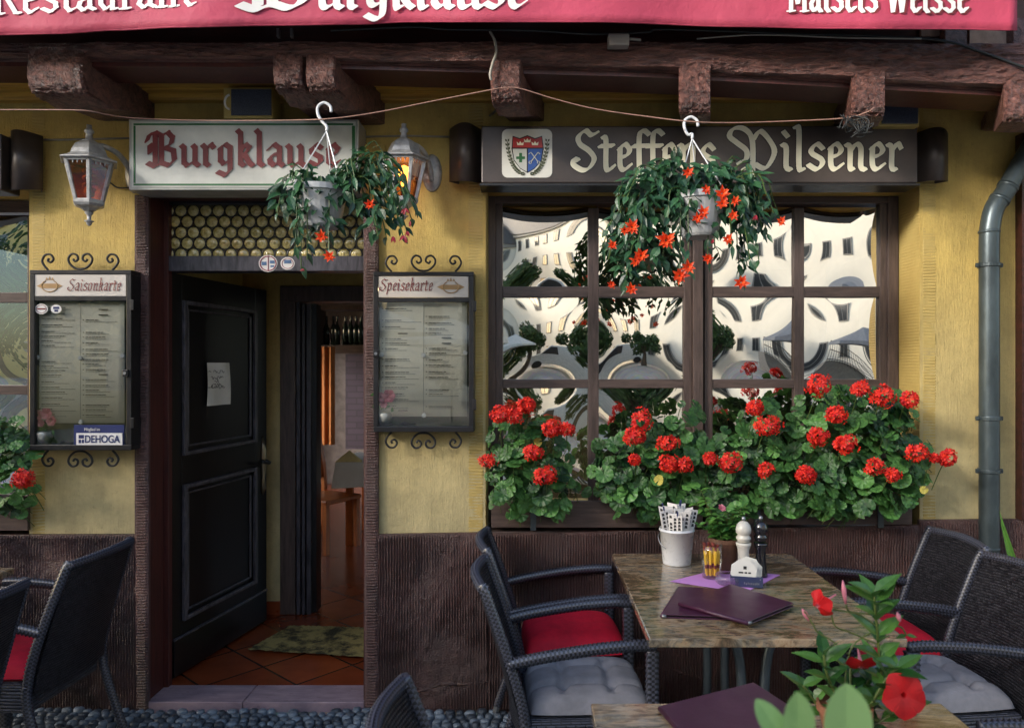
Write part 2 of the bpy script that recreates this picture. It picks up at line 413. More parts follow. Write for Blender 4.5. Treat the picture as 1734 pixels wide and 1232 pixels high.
# ------------------------------------------------------------------ lettering (pen strokes, no fonts)
G = {   # strokes on an x-height-1 grid: list of polylines, advance
 'u': ([[(.12,.93),(.22,.82),(.22,.16),(.36,.02),(.62,.20)],[(.60,.93),(.68,.82),(.68,.15),(.82,.02)]], .90),
 'n': ([[(.10,.95),(.22,.82),(.22,.13),(.30,.03)],[(.24,.72),(.44,.97),(.62,.82),(.62,.15),(.76,.02)]], .84),
 'm': ([[(.10,.95),(.22,.82),(.22,.13),(.30,.03)],[(.24,.72),(.44,.97),(.58,.82),(.58,.10)],[(.60,.72),(.80,.97),(.94,.82),(.94,.15),(1.06,.02)]], 1.14),
 'r': ([[(.10,.95),(.22,.82),(.22,.13),(.34,.02)],[(.24,.74),(.44,.99),(.56,.84)]], .62),
 'g': ([[(.22,.84),(.22,.26),(.36,.10),(.62,.26)],[(.20,.82),(.42,.99),(.62,.84),(.62,-.18),(.42,-.42),(.12,-.28)]], .84),
 'k': ([[(.10,1.62),(.22,1.48),(.22,.13),(.34,.02)],[(.22,.66),(.42,.99),(.58,.84),(.42,.58),(.30,.52)],[(.38,.54),(.58,.16),(.72,.02)]], .78),
 'l': ([[(.10,1.62),(.22,1.48),(.22,.15),(.36,.02)]], .48),
 'a': ([[(.14,.78),(.36,.99),(.58,.82),(.58,.15),(.72,.02)],[(.58,.60),(.30,.50),(.18,.34),(.20,.16),(.34,.04),(.58,.24)]], .80),
 's': ([[(.62,.82),(.42,.98),(.22,.80),(.24,.62),(.58,.40),(.60,.20),(.40,.03),(.12,.18)]], .72),
 'e': ([[(.22,.84),(.22,.20),(.38,.03),(.62,.20)],[(.20,.82),(.42,.99),(.60,.78),(.50,.58),(.26,.50)]], .72),
 't': ([[(.18,1.26),(.28,1.12),(.28,.16),(.42,.03),(.58,.16)],[(.06,.92),(.54,.94)]], .64),
 'f': ([[(.66,1.38),(.46,1.50),(.28,1.28),(.28,.0),(.24,-.42)],[(.06,.92),(.60,.94)]], .56),
 'i': ([[(.10,.95),(.22,.82),(.22,.15),(.36,.02)],[(.14,1.42),(.26,1.28)]], .48),
 'o': ([[(.40,.99),(.20,.80),(.20,.20),(.40,.02),(.62,.20),(.62,.80),(.40,.99)]], .84),
 'p': ([[(.10,.95),(.22,.82),(.22,-.45)],[(.22,.75),(.44,.99),(.62,.80),(.62,.20),(.44,.03),(.24,.16)]], .84),
 "'": ([[(.10,1.6),(.16,1.25)]], .28),
 ' ': ([], .5),
 'B': ([[(.0,1.15),(.10,1.42),(.34,1.52),(.60,1.38),(.86,1.54),(1.06,1.30),(1.0,1.02),(.74,.84)],[(.74,.84),(1.10,.70),(1.14,.28),(.90,.03),(.60,.14),(.32,-.02),(.04,.12)],
         [(.34,1.45),(.34,.10)],[(.60,1.36),(.60,.16)],[(.12,.62),(.12,.95),(.34,.80)]], 1.32),
 'S': ([[(1.02,1.42),(.80,1.34),(.56,1.50),(.28,1.28),(.34,1.0),(.72,.74),(.92,.44),(.72,.10),(.44,.02),(.08,.22),(.10,.42),(.24,.40)]], 1.12),
 'P': ([[(.44,.28),(.70,.42),(.70,.74),(.36,1.02),(.08,1.27),(.20,1.54),(.54,1.58),(.86,1.32),(.95,.80),(.93,-.30)],
        [(.97,1.14),(1.22,1.46),(1.56,1.14),(1.76,.66),(1.44,.08),(1.06,.20)],[(.62,.05),(1.04,.20)]], 1.98),
 'R': ([[(.24,1.45),(.24,.05)],[(.08,1.45),(.60,1.46),(.82,1.20),(.62,.82),(.26,.76)],[(.50,.78),(.86,.06),(1.0,.04)],[(.08,.04),(.40,.04)]], 1.0),
 'M': ([[(.20,1.45),(.18,.02)],[(.24,1.42),(.56,.35),(.88,1.42)],[(.92,1.45),(.94,.02)],[(.06,.03),(.32,.03)],[(.80,.03),(1.08,.03)]], 1.14),
 'W': ([[(.12,1.45),(.34,.04),(.62,1.3),(.84,.04),(1.12,1.45)]], 1.22),
}
SER = {'r': ([[(.08,.95),(.22,.93),(.22,.04)],[(.10,.03),(.38,.03)],[(.24,.70),(.42,.95),(.56,.88)]], .60),
 'n': ([[(.08,.95),(.22,.93),(.22,.04)],[(.08,.03),(.36,.03)],[(.24,.72),(.45,.96),(.64,.78),(.64,.04)],[(.52,.03),(.78,.03)]], .86),
 't': ([[(.25,1.25),(.25,.20),(.38,.03),(.52,.12)],[(.08,.92),(.48,.92)]], .56),
 'a': ([[(.14,.80),(.34,.97),(.54,.82),(.54,.15),(.70,.05)],[(.54,.56),(.20,.40),(.14,.20),(.30,.03),(.54,.22)]], .74),
 'u': ([[(.06,.94),(.20,.92),(.20,.26),(.36,.04),(.60,.20)],[(.48,.94),(.62,.92),(.62,.04),(.76,.04)]], .84)}

def letters(mb, text, px0, px1, base, xh, Y, ang=40, nib=.21, thin=.05, smooth=False, slant=0, tab=None, base1=None, yfn=None, over=1.0):
    """writes text on the plane Y between two measured x positions, baseline and x-height in photo pixels"""
    tab = tab or {}
    adv = [(tab.get(c) or G[c])[1] for c in text]; tot = sum(adv)
    sx = (px1 - px0) / tot; x = px0; k = 0
    nv = Vector((math.cos(R(ang)), math.sin(R(ang)))) * nib/2
    tv = Vector((-math.sin(R(ang)), math.cos(R(ang)))) * thin/2
    for ch, a in zip(text, adv):
        for st in (tab.get(ch) or G[ch])[0]:
            pts = catmull(st, 5) if smooth else st
            for i in range(len(pts)-1):
                p, q = Vector(pts[i]), Vector(pts[i+1])
                d = (q-p)
                if d.length < 1e-6: continue
                d = d.normalized()*thin*.35
                p2, q2 = p-d, q+d
                # hull of the pen nib at both ends
                cs = [p2+nv+tv, p2+nv-tv, p2-nv+tv, p2-nv-tv, q2+nv+tv, q2+nv-tv, q2-nv+tv, q2-nv-tv]
                cs = sorted(set((round(c.x,5), round(c.y,5)) for c in cs))
                def half(pp):
                    o = []
                    for c in pp:
                        while len(o) >= 2 and (o[-1][0]-o[-2][0])*(c[1]-o[-2][1])-(o[-1][1]-o[-2][1])*(c[0]-o[-2][0]) <= 0: o.pop()
                        o.append(c)
                    return o
                hull = half(cs)[:-1] + half(cs[::-1])[:-1]
                if len(hull) < 3: continue
                w3 = []
                for hx, hy in hull:
                    gx = x + (hx + slant*hy)*sx
                    bl = base if base1 is None else base + (base1-base)*(gx-px0)/(px1-px0)
                    yy = (yfn(gx) if yfn else Y) - (k % 60)*.00004
                    w3.append(P(gx, bl - hy*xh, yy))
                mb.add(w3, [tuple(range(len(w3)))]); k += 1
        x += a*sx
def font_text(text, name, m, parent, px0, px1, base, Y, hpx, bold=.0):
    cu = bpy.data.curves.new(name, 'FONT'); cu.body = text; cu.size = 1; cu.extrude = 0.002; cu.offset = bold
    ob = bpy.data.objects.new(name, cu); COL.objects.link(ob)
    bpy.context.view_layer.update()
    me = bpy.data.meshes.new_from_object(ob.evaluated_get(bpy.context.evaluated_depsgraph_get()))
    bpy.data.objects.remove(ob)
    xs = [v.co.x for v in me.vertices]; ys = [v.co.y for v in me.vertices]
    x0, x1, y1 = min(xs), max(xs), max(ys)
    a, b = P(px0, base, Y), P(px1, base-hpx, Y)
    sx = (b.x-a.x)/(x1-x0); sz = (b.z-a.z)/y1
    for v in me.vertices: v.co = (a.x+(v.co.x-x0)*sx, Y - v.co.z*.3, a.z+v.co.y*sz)
    me.materials.append(m)
    o = bpy.data.objects.new(name, me); COL.objects.link(o); setpar(o, parent); return o

# ================================================================== SETTING
def structure(name, mb, m, label=None, **k):
    o = mb.build(name, m, **k); o['kind'] = 'structure'
    return o
# ground: one sheet out to the horizon
g = MB(); g.add([(-150,-200,-.05),(150,-200,-.05),(150,100,-.05),(-150,100,-.05)], [(0,1,2,3)])
def ground_mat():
    m, n, b, l = newmat('square_paving'); v = coords(n)
    vo = n.nodes.new('ShaderNodeTexVoronoi'); l.new(v, vo.inputs['Vector']); vo.inputs['Scale'].default_value = 11
    c = mix(n, .5, ramp(n, noise(n, v, .5, 5), [(.3, (.26,.25,.24)), (.7, (.40,.38,.34))]), vo.outputs['Color'], 'SOFT_LIGHT')
    l.new(c, b.inputs['Base Color']); b.inputs['Roughness'].default_value = .7
    bump(n, b, math_(n, 'SUBTRACT', 1, vo.outputs['Distance']), .8, .02); return m
structure('ground', g, ground_mat())
# small dark cobbles in front of the house
def cobble_mat():
    m, n, b, l = newmat('blue_black_cobbles'); v = coords(n)
    at = n.nodes.new('ShaderNodeAttribute'); at.attribute_name = 'tint'
    l.new(ramp(n, math_(n, 'ADD', at.outputs['Fac'], math_(n, 'MULTIPLY', math_(n, 'SUBTRACT', noise(n, v, 60, 4), .5), .8)),
               [(.2, (.035,.045,.058)), (.8, (.17,.21,.25))]), b.inputs['Base Color'])
    b.inputs['Roughness'].default_value = .35; bump(n, b, noise(n, v, 70, 5, .7), .8, .006); return m
cb = MB(); y = -.055
while y > -1.3:
    x = -3.2 + rnd.random()*.05
    while x < 3.0:
        wx, wy = .034+rnd.random()*.018, .037
        cx, cy = x+wx/2, y + rnd.uniform(-.008, .008) + .012*math.sin(x*5)
        if not (-1.95 < cx < -.72 and cy > -.045):
            t = rnd.random(); h = -.022+rnd.random()*.008; pts = []
            a0 = rnd.random()*6
            for q, (rr, zz) in enumerate(((.5, -.05), (.48, h-.008), (.36, h-.0015), (.12, h))):
                for k in range(7):
                    an = a0+2*math.pi*k/7; j = 1+.10*math.sin(k*2.3+a0)
                    pts.append((cx+wx*rr*j*math.cos(an)*1.08, cy+wy*rr*j*math.sin(an)*1.08, zz))
            fs = [(q*7+k, q*7+(k+1)%7, (q+1)*7+(k+1)%7, (q+1)*7+k) for q in range(3) for k in range(7)] + [tuple(21+k for k in range(7))]
            cb.add(pts, fs, col=(t,t,t))
        x += wx+.004
    y -= .041
structure('cobblestone_pavement', cb, cobble_mat(), smooth=True)

# ================================================================== RESTAURANT BUILDING
house = empty('restaurant_building', (0, .3, 0), 'ochre plastered restaurant front with dark red-brown jetty beam, open black door and big brown window', 'building')
def rect_wall(mb, x0, z0, x1, z1, holes, ya, yb):
    xs = sorted({x0, x1, *[h[0] for h in holes], *[h[2] for h in holes]}); zs = sorted({z0, z1, *[h[1] for h in holes], *[h[3] for h in holes]})
    xs = [v for v in xs if x0 <= v <= x1]; zs = [v for v in zs if z0 <= v <= z1]
    for i in range(len(xs)-1):
        run = None
        for j in range(len(zs)-1):
            cx, cz = (xs[i]+xs[i+1])/2, (zs[j]+zs[j+1])/2
            solid = not any(h[0] < cx < h[2] and h[1] < cz < h[3] for h in holes)
            if solid:
                if run is None: run = zs[j]
            if run is not None and (not solid or j == len(zs)-2):
                mb.box((xs[i], ya, run), (xs[i+1], yb, zs[j+1] if solid else zs[j])); run = None
WIN = (PX(822), PZ(900), PX(1558), PZ(316)); DOOR = (PX(250), -.1, PX(617), PZ(327)); LWIN = (PX(-420), PZ(905), PX(50), PZ(322))
wl = MB(); rect_wall(wl, -4.6, -.2, 4.2, PZ(60), [WIN, DOOR, LWIN], 0, .3)
wl.build('facade_wall', m_plaster, house)
from mathutils import noise as mn
def combed(x0, x1, zlo, zhi, Y, period, depth, vertical, seed):
    """sheet facing -Y; zlo/zhi are functions of x"""
    mb = MB()
    if vertical: nx, nz = max(4, int((x1-x0)/(period/5))), max(3, int(abs(zhi(x0)-zlo(x0))/.016))
    else: nx, nz = max(3, int((x1-x0)/.012)), max(4, int(abs(zhi(x0)-zlo(x0))/(period/5)))
    def fn(u, v):
        x = x0+(x1-x0)*u; z = zlo(x)+(zhi(x)-zlo(x))*v
        wob = mn.noise(Vector((x*3, z*2.2, seed)))*.010 + mn.noise(Vector((x*14, z*9, seed+5)))*.0022
        t = ((x if vertical else z)+wob)/period
        q = abs(((t % 1)-.5)*2)**.8
        rough = mn.fractal(Vector((x*16, z*16, seed+2)), .9, 2.1, 4)
        wear = min(1, max(.12, .78+1.1*mn.noise(Vector((x*4.2, z*4.2, seed+9)))))
        d = q*depth*wear + rough*depth*.60
        if u < .001 or u > .999 or v < .001 or v > .999: d = -.004
        return (x, Y-d+depth*.5, z)
    mb.grid(fn, nx, nz); return mb
# combed bands beside the openings
for a, b_, t0, t1 in ((790, 821.5, 170, 904), (51, 80, 170, 904), (1559, 1588, 170, 879)):
    cbd = combed(PX(a), PX(b_), lambda x: PZ(t1), lambda x: PZ(t0), -.001, .0145, .0035, False, a)
    cbd.build('combed_edge', m_reveal, house)
rv = MB()                                           # combed linings of the two window openings
rv.box((WIN[2]-.003, .002, WIN[1]), (WIN[2]+.01, .2, WIN[3])); rv.box((WIN[0]-.01, .002, WIN[1]), (WIN[0]+.003, .2, WIN[3]))
rv.box((LWIN[2]-.003, .002, LWIN[1]), (LWIN[2]+.01, .2, LWIN[3]))
build_each(rv, 'window_reveal', m_reveal, house)
# plinth and door surround: stucco dragged with a comb, modelled ridge by ridge
def plinth(x0, x1, t0, t1, y=-.028):
    a, b_ = PX(x0, y), PX(x1, y); z0, z1 = PZ(t0, y), PZ(t1, y)
    mb = combed(a, b_, lambda x: -.045, lambda x: z0+(z1-z0)*(x-a)/(b_-a), y, .0128, .0120, True, x0*.01)
    mb.prism([(a, -.06), (b_, -.06), (b_, z1), (a, z0)], y+.008, 0)
    mb.build('plinth', m_plinth, house)
plinth(-200, 228, 906, 905); plinth(640, 826, 905, 902); plinth(826, 1558, 904, 889); plinth(1558, 2000, 881, 876)
for x0, x1, t0, t1 in ((228, 250, 330, 1204), (617, 640, 340, 1204)):
    y = -.034; mb = combed(PX(x0, y), PX(x1, y), lambda x: PZ(t1, y), lambda x: PZ(t0, y), y, .0135, .0085, False, x0)
    mb.pbox(x0, t0, x1, t1, y+.008, 0); mb.build('door_surround', m_strip, house)
pb = MB()                                           # rough patch where the render has come away at the foot of the wall
for (cx, cy, rx, ry) in ((1090, 1190, 130, 62), (800, 1195, 120, 40)):
    pts = []
    for k in range(15):
        an = math.pi*k/14; pts.append((cx+rx*math.cos(an)*(1+.05*math.sin(k*3)), cy-ry*math.sin(an)*(1+.08*math.cos(k*2.1))))
    for k in range(14):
        a = P(*pts[k], -.022); b_ = P(*pts[k+1], -.022)
        pb.tube([a, b_], [.007+.003*math.sin(k*1.7), .007+.003*math.sin((k+1)*1.7)], 6)
    pb.build('broken_render_edge', m_plinth, house, smooth=True); pb = MB()
pass
# jetty: hewn beam, soffit, upper storey
def prism_x(mb, secs):                               # secs: list of (x, [(y,z)...])
    n = len(secs[0][1]); base = len(mb.v)
    for x, pr in secs:
        for y, z in pr: mb.v.append((x, y, z))
    for i in range(len(secs)-1):
        for k in range(n):
            mb.f.append([base+i*n+k, base+(i+1)*n+k, base+(i+1)*n+(k+1)%n, base+i*n+(k+1)%n]); mb.uv.append(None); mb.c.append(None)
    for i, rev in ((0, False), (len(secs)-1, True)):
        q = [base+i*n+k for k in range(n)]; mb.f.append(q if rev else q[::-1]); mb.uv.append(None); mb.c.append(None)
JY = -.50
def beam_bot(px): 
    for (a, va), (b_, vb) in zip(((-600,100),(470,103),(1100,120),(1700,152)), ((470,103),(1100,120),(1700,152),(2300,178))):
        if px <= b_: return va+(vb-va)*(px-a)/(b_-a)
bm = MB(); secs = []
px = -500
while px <= 2240:
    zb = PZ(beam_bot(px), JY); wob = .010*math.sin(px*.021)+.006*math.sin(px*.057+1); top = PZ(76, JY)
    x = PX(px, JY)
    mid = (zb+top)/2
    secs.append((x, [(JY+.012, zb), (JY-.012+wob, zb+.03), (JY-.018-wob, mid), (JY+wob*.5, top-.02), (JY+.06, top), (-.30, top), (-.30, zb+.0)]))
    px += 22
prism_x(bm, secs); bm.build('jetty_beam', m_timber, house)
def hewn(v, s1=1.0):
    a = abs(mn.noise(Vector((v.x*9*s1, v.y*40, v.z*60)))) + .5*abs(mn.noise(Vector((v.x*30*s1+3, v.y*80, v.z*130))))
    return a*.019
fc = MB()
def bf_(u, v):
    px = -260+2300*u; zb = PZ(beam_bot(px), JY)+.004; top = PZ(76, JY)
    z = zb+(top-zb)*v; x = PX(px, JY); y_ = JY-.030-.012*math.sin(v*3.1)+.008*math.sin(px*.021)
    p = Vector((x, y_, z)); p.y += hewn(p)
    if v < .001 or v > .999 : p.y = JY-.005
    return p
fc.grid(bf_, 900, 30); fc.build('beam_face', m_timber, house)
lip = MB(); secs = []
for px in range(-500, 2260, 60):
    zb = PZ(beam_bot(px), JY); x = PX(px, JY)
    secs.append((x, [(JY+.02, zb-.018), (JY+.02, zb), (JY+.20, zb), (JY+.20, zb-.018)]))
prism_x(lip, secs); lip.build('beam_batten', m_jamb, house)
so = MB()
for k, (ya, yb, dz) in enumerate(((-.31,-.215,0),(-.21,-.115,.004),(-.11,-.012,-.002))):
    for xa, xb, za, zb in ((PX(-700), PX(860), PZ(165), PZ(165)), (PX(862), PX(2300), PZ(165), PZ(172))):
        so.hexa([(xa,ya,za+dz),(xb,ya,zb+dz),(xb,ya,zb+.1),(xa,ya,za+.1)], [(xa,yb,za+dz),(xb,yb,zb+dz),(xb,yb,zb+.1),(xa,yb,za+.1)])
so.build('soffit_boards', m_soffit, house)
cv = MB(); cv.box((-4.6, -.055, PZ(176)), (4.2, -.003, PZ(160))); cv.build('cornice_strip', m_soffit, house, bevel=.006)
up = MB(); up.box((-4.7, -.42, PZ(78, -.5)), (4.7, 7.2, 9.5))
up.build('upper_storey', m_timber_dark_shade, house)  # dark colour stands in for the shade behind the valance
inf = MB(); inf.pbox(1642, 40, 1712, 76, -.435, -.41); inf.pbox(1560, 44, 1598, 62, -.432, -.41)
build_each(inf, 'plaster_infill', M('old_pink_plaster', (.42,.30,.24), .8, var=.4, vscale=20), house)
inf = MB(); inf.pbox(1600, 30, 1638, 78, -.47, -.41); inf.pbox(1716, 30, 1790, 92, -.48, -.41); build_each(inf, 'timber_stud', m_timber_end, house, bevel=.004)
# side walls and back wall, with openings added to light the dining room
sh = MB(); sh.box((-9, .31, -.2), (-4.6, .6, PZ(60))); sh.box((4.2, -.01, -.2), (9, .3, 3.2))
sh.box((-4.6, .3, -.2), (-4.4, 1.7, 3.2)); sh.box((-4.6, 1.701, -.2), (-4.4, 5.2, .5)); sh.box((-4.6, 1.701, 2.6), (-4.4, 5.2, 3.2)); sh.box((-4.6, 5.201, -.2), (-4.4, 7, 3.2)); sh.box((4.0, .3, -.2), (4.2, 7, .6)); sh.box((4.0, .3, 2.5), (4.2, 7, 3.2)); sh.box((4.0, 5.5, .6), (4.2, 7, 2.5)); sh.box((-4.6, 6.5, -.2), (4.2, 7, 3.2))
build_each(sh, 'side_wall', m_brickwall, house)
edge = MB(); edge.pbox(1731, 225, 1800, 880, -.05, 0); edge.build('corner_post', m_timber_dark_shade, house)

def corbel(front, back):
    """front: px rect (x0,x1,ybot) on the beam face; back: (x0,x1,ybot) on the wall; hewn end with curved underside"""
    mb = MB(); secs = []
    prof = [(-.535, 0), (-.53, .55), (-.50, .92), (-.44, 1.0), (-.34, 1.02), (-.22, 1.0), (-.1, 1.0), (-.0, 1.0)]
    fx0, fx1, fy = front; bx0, bx1, by = back
    for Y, q in prof:
        t = (Y+.535)/.535
        x0 = PX(fx0, -.5)*(1-t)+PX(bx0, 0)*t; x1 = PX(fx1, -.5)*(1-t)+PX(bx1, 0)*t
        zt = PZ(beam_bot((fx0+fx1)/2), JY)+.02
        zf = PZ(fy, -.5)*(1-t) + PZ(by, 0)*t
        if Y == -.34: zf -= .02
        z = zt-(zt-zf)*q if q else zt-.03*0
        secs.append((Y, x0, x1, z, zt))
    # two skins: outline in YZ swept across x with a few wobbling slices
    nx = 7
    for j in range(nx+1):
        u = j/nx
        for Y, x0, x1, z, zt in secs:
            edge_ = .006 if j in (0, nx) else 0
            mb.v.append((x0+(x1-x0)*u, Y+edge_+.004*math.sin(j*2.1+Y*30), z+edge_))
        for Y, x0, x1, z, zt in (secs[-1], secs[0]):
            mb.v.append((x0+(x1-x0)*u, Y+.002, zt+.02))
    n = len(secs)+2
    for j in range(nx):
        for k in range(n):
            mb.f.append([j*n+k, j*n+(k+1)%n, (j+1)*n+(k+1)%n, (j+1)*n+k][::-1]); mb.uv.append(None); mb.c.append(None)
    for j, rev in ((0, True), (nx, False)):
        q = [j*n+k for k in range(n)]; mb.f.append(q if not rev else q[::-1]); mb.uv.append(None); mb.c.append(None)
    # hewn front faces and underside
    cb_ = MB(); pr2 = [(-.30, 1.0), (-.40, 1.01), (-.47, 1.0), (-.51, .93), (-.535, .75), (-.545, .5), (-.54, .25), (-.535, .05)]
    def cf(u, v):
        k = v*7; i = min(6, int(k)); f = k-i; Yc = pr2[i][0]*(1-f)+pr2[i+1][0]*f; q = pr2[i][1]*(1-f)+pr2[i+1][1]*f
        t = (Yc+.535)/.535; x0 = PX(fx0, -.5)*(1-t)+PX(bx0, 0)*t; x1 = PX(fx1, -.5)*(1-t)+PX(bx1, 0)*t
        zt = PZ(beam_bot((fx0+fx1)/2), JY)+.02; zf = PZ(fy, -.5)*(1-t)+PZ(by, 0)*t
        z = zt-(zt-zf)*q; ch = .006*(abs(2*u-1)**8)
        p = Vector((x0+(x1-x0)*u, Yc-.012+ch, z)); h = hewn(p*1.15, 4.2)*.6
        p.y += h*(1 if v > .35 else .2); p.z += (h if v < .5 else 0) - .004
        if u < .001 or u > .999: p.y += .006
        return p
    cb_.grid(cf, 26, 40); mb.add([], []); b0 = len(mb.v); mb.v += cb_.v
    for f_ in cb_.f: mb.f.append([b0+i for i in f_][::-1]); mb.uv.append(None); mb.c.append(None)
    mb.build('corbel', m_timber_end, house)
corbel((57, 150, 165), (165, 262, 205)); corbel((468, 516, 156), (530, 590, 205)); corbel((523, 572, 160), (592, 652, 212))
corbel((832, 882, 182), (862, 922, 206)); corbel((1147, 1200, 200), (1160, 1202, 208)); corbel((1437, 1492, 206), (1412, 1470, 214)); corbel((1692, 1760, 216), (1662, 1720, 222))
brk = MB(); brk.tube([P(830,196,-.02), P(852,178,-.2), P(868,164,-.33)], .006, 6); brk.build('stay_rod', m_alu, house)

# ------------------------------------------------------------------ windows
def pillow(mb, x0, z0, x1, z1, y, s, rs):
    N = 30
    tx, tz = rs.uniform(-.0022,.0022), rs.uniform(-.0022,.0022); cu, cv_ = rs.uniform(-.12,.12), rs.uniform(-.12,.12)
    def fn(u, v):
        a, b_ = 2*u-1, 2*v-1
        h = s*(1-a*a)**1.06*(1-b_*b_)**1.06*(1+cu*a+cv_*b_)
        return (x0+(x1-x0)*u, y-h+tx*a+tz*b_+.0025, z0+(z1-z0)*v)
    mb.grid(fn, N, N)
def window(cols, rows, mull, outer, Y, seed, nm):
    """frame bars measured at depth Y; panes are slightly bulged float glass"""
    x0, t0, x1, t1 = outer
    f = bpy.data.objects.new('window', None); COL.objects.link(f); setpar(f, house)
    fr = MB(); fr.pbox(x0, t0, cols[0][0]-12, t1, Y, Y+.07); fr.pbox(cols[-1][1]+14, t0, x1, t1, Y, Y+.07)
    build_each(fr, 'frame', m_frame, f, bevel=.003)
    tr = MB(); tr.pbox(cols[0][0]-12, t0, cols[-1][1]+14, rows[0][0]-8, Y+.003, Y+.07); tr.build('top_rail', m_frame_h, f, bevel=.003)
    bars = MB(); post = MB()
    for (a, b_), (c, d_) in zip(cols[:-1], cols[1:]):
        if c-b_ > 30:
            bars.pbox(b_+0, rows[0][0]-8, b_+14, t1, Y+.012, Y+.06); bars.pbox(c-14, rows[0][0]-8, c, t1, Y+.012, Y+.06)
            post.pbox(b_+16, rows[0][0]-8, c-16, t1, Y-.012, Y+.05)
        else: bars.pbox(b_, rows[0][0], c, t1, Y+.014, Y+.05)
    bars.pbox(cols[0][0]-12, rows[0][0]-8, cols[0][0], t1, Y+.012, Y+.06); bars.pbox(cols[-1][1], rows[0][0]-8, cols[-1][1]+14, t1, Y+.012, Y+.06)
    build_each(bars, 'stile', m_frame, f, bevel=.003)
    if post.v: build_each(post, 'mullion', m_frame, f, bevel=.003)
    rl = MB()
    for (r0, r1), (s0, s1) in zip(rows[:-1], rows[1:]):
        for (a, b_) in cols: rl.pbox(a, r1, b_, s0, Y+.016, Y+.048)
    build_each(rl, 'glazing_bar', m_frame_h, f, bevel=.003)
    rs = random.Random(seed); gl = MB()
    for (a, b_) in cols:
        for (r0, r1) in rows:
            A = P(a-1, r1+1, Y+.03); B = P(b_+1, r0-1, Y+.03)
            pillow(gl, A.x, A.z, B.x, B.z, Y+.03, .0080*rs.uniform(.8,1.2), rs)
    build_each(gl, 'pane', m_glass, f, smooth=True)
window([(851,996),(1014,1158),(1207,1345),(1362,1490)], [(352,485),(503,642),(657,842)], None, (823,332,1522,905), .19, 3, 'main')
window([(-250,-110),(-92,46),(62,160)], [(368,495),(512,652),(668,850)], None, (-320,340,200,905), .19, 5, 'left')
sill = MB(); sill.box((WIN[0], -.01, WIN[1]-.03), (WIN[2], .24, WIN[1]+.003)); sill.box((LWIN[0], -.01, LWIN[1]-.03), (LWIN[2], .24, LWIN[1]+.003))
build_each(sill, 'window_sill', m_frame_h, house, bevel=.002)

# ------------------------------------------------------------------ doorway
YD = .15
jb = MB()
jb.box((DOOR[0]-.01, -.004, -.04), (DOOR[0]+.006, .165, DOOR[3])); jb.box((DOOR[2]-.004, .0, -.04), (DOOR[2]+.01, .30, DOOR[3])); jb.box((DOOR[0], .0, DOOR[3]-.006), (DOOR[2], .3, DOOR[3]+.01))
jb.pbox(276, 336, 285, 1165, YD-.01, YD+.03)
build_each(jb, 'door_jamb', m_jamb, house, bevel=.002)
fr = MB(); fr.pbox(268, 333, 622, 346, YD, YD+.1); fr.pbox(270, 340, 281, 1165, YD+.02, YD+.05); fr.build('door_lintel', m_black, house, bevel=.003)
trn = MB(); trn.pbox(279, 433, 622, 459, YD-.004, YD+.09); to = trn.build('transom_window', m_moulding, house, bevel=.004)
def bullseye():
    m, n, b, l = newmat('bullseye_glass'); v = coords(n)
    l.new(ramp(n, noise(n, v, 45, 4), [(.3, (.30,.22,.05)), (.7, (.72,.60,.25))]), b.inputs['Base Color'])
    b.inputs['Roughness'].default_value = .12; b.inputs['Coat Weight'].default_value = .6; bump(n, b, noise(n, v, 60, 3), .3, .004); return m
re = MB(); ring = MB(); back = MB()
back.pbox(282, 346, 622, 434, YD+.03, YD+.04)
row = 0; py = 357
while py < 436:
    px = 296 + (row % 2)*10.6 - 10.6
    while px < 622:
        if 284 < px < 621:
            c = P(px, py, YD+.03); r = .0292
            prof = [(1.0, 0), (.86, .10), (.66, .22), (.42, .20), (.22, .26), (.10, .36), (0.001, .40)]
            base = len(re.v); n = 12
            for q, zz in prof:
                for k in range(n): re.v.append((c.x+r*q*math.cos(6.2832*k/n), c.y-r*zz, c.z+r*q*math.sin(6.2832*k/n)))
            for i in range(len(prof)-1):
                for k in range(n):
                    re.f.append([base+i*n+k, base+i*n+(k+1)%n, base+(i+1)*n+(k+1)%n, base+(i+1)*n+k]); re.uv.append(None); re.c.append(None)
            ring.tube([(c.x+(r+.0015)*math.cos(6.2832*k/12), c.y-.004, c.z+(r+.0015)*math.sin(6.2832*k/12)) for k in range(13)], .0026, 5, cap=False)
        px += 21.2
    py += 18.4; row += 1
back.build('dark_backing', M('amber_backing', (.10,.07,.02), .3), to); re.build('bullseye_glass', bullseye(), to, smooth=True); ring.build('lead_came', m_black, to)
sk = MB()
for cx, r in ((454, 16), (487, 12)):
    sk.add([P(cx+r*math.cos(6.2832*k/24), 446+r*.9*math.sin(6.2832*k/24), YD-.006) for k in range(24)], [tuple(range(24))[::-1]])
s_ = sk.build('round_sticker', m_white, to)
sk = MB()
for cx, r in ((454, 13.5), (487, 9.5)):
    sk.tube([P(cx+r*math.cos(6.2832*k/24), 446+r*.9*math.sin(6.2832*k/24), YD-.007) for k in range(25)], .0025 if cx < 470 else .0015, 5, cap=False)
sk.tube([P(454, 433, YD-.008), P(454, 459, YD-.008)], .002, 5)
sk.build('sticker_print', M('sticker_red', (.35,.03,.05), .5), s_)
sk = MB(); 
for x0, y0, x1, y1 in ((443,443,451,449),(457,441,465,446),(458,449,464,452)): sk.pbox(x0,y0,x1,y1,YD-.008,YD-.0065)
sk.pbox(481, 440, 493, 446, YD-.008, YD-.0065); sk.build('sticker_emblem', M('sticker_blue', (.08,.16,.30), .5), s_)
th = MB(); 
for a, b_ in ((252, 413), (414.5, 618)):
    z = .0; th.box((PX(a), -.022, -.05), (PX(b_), .168, z))
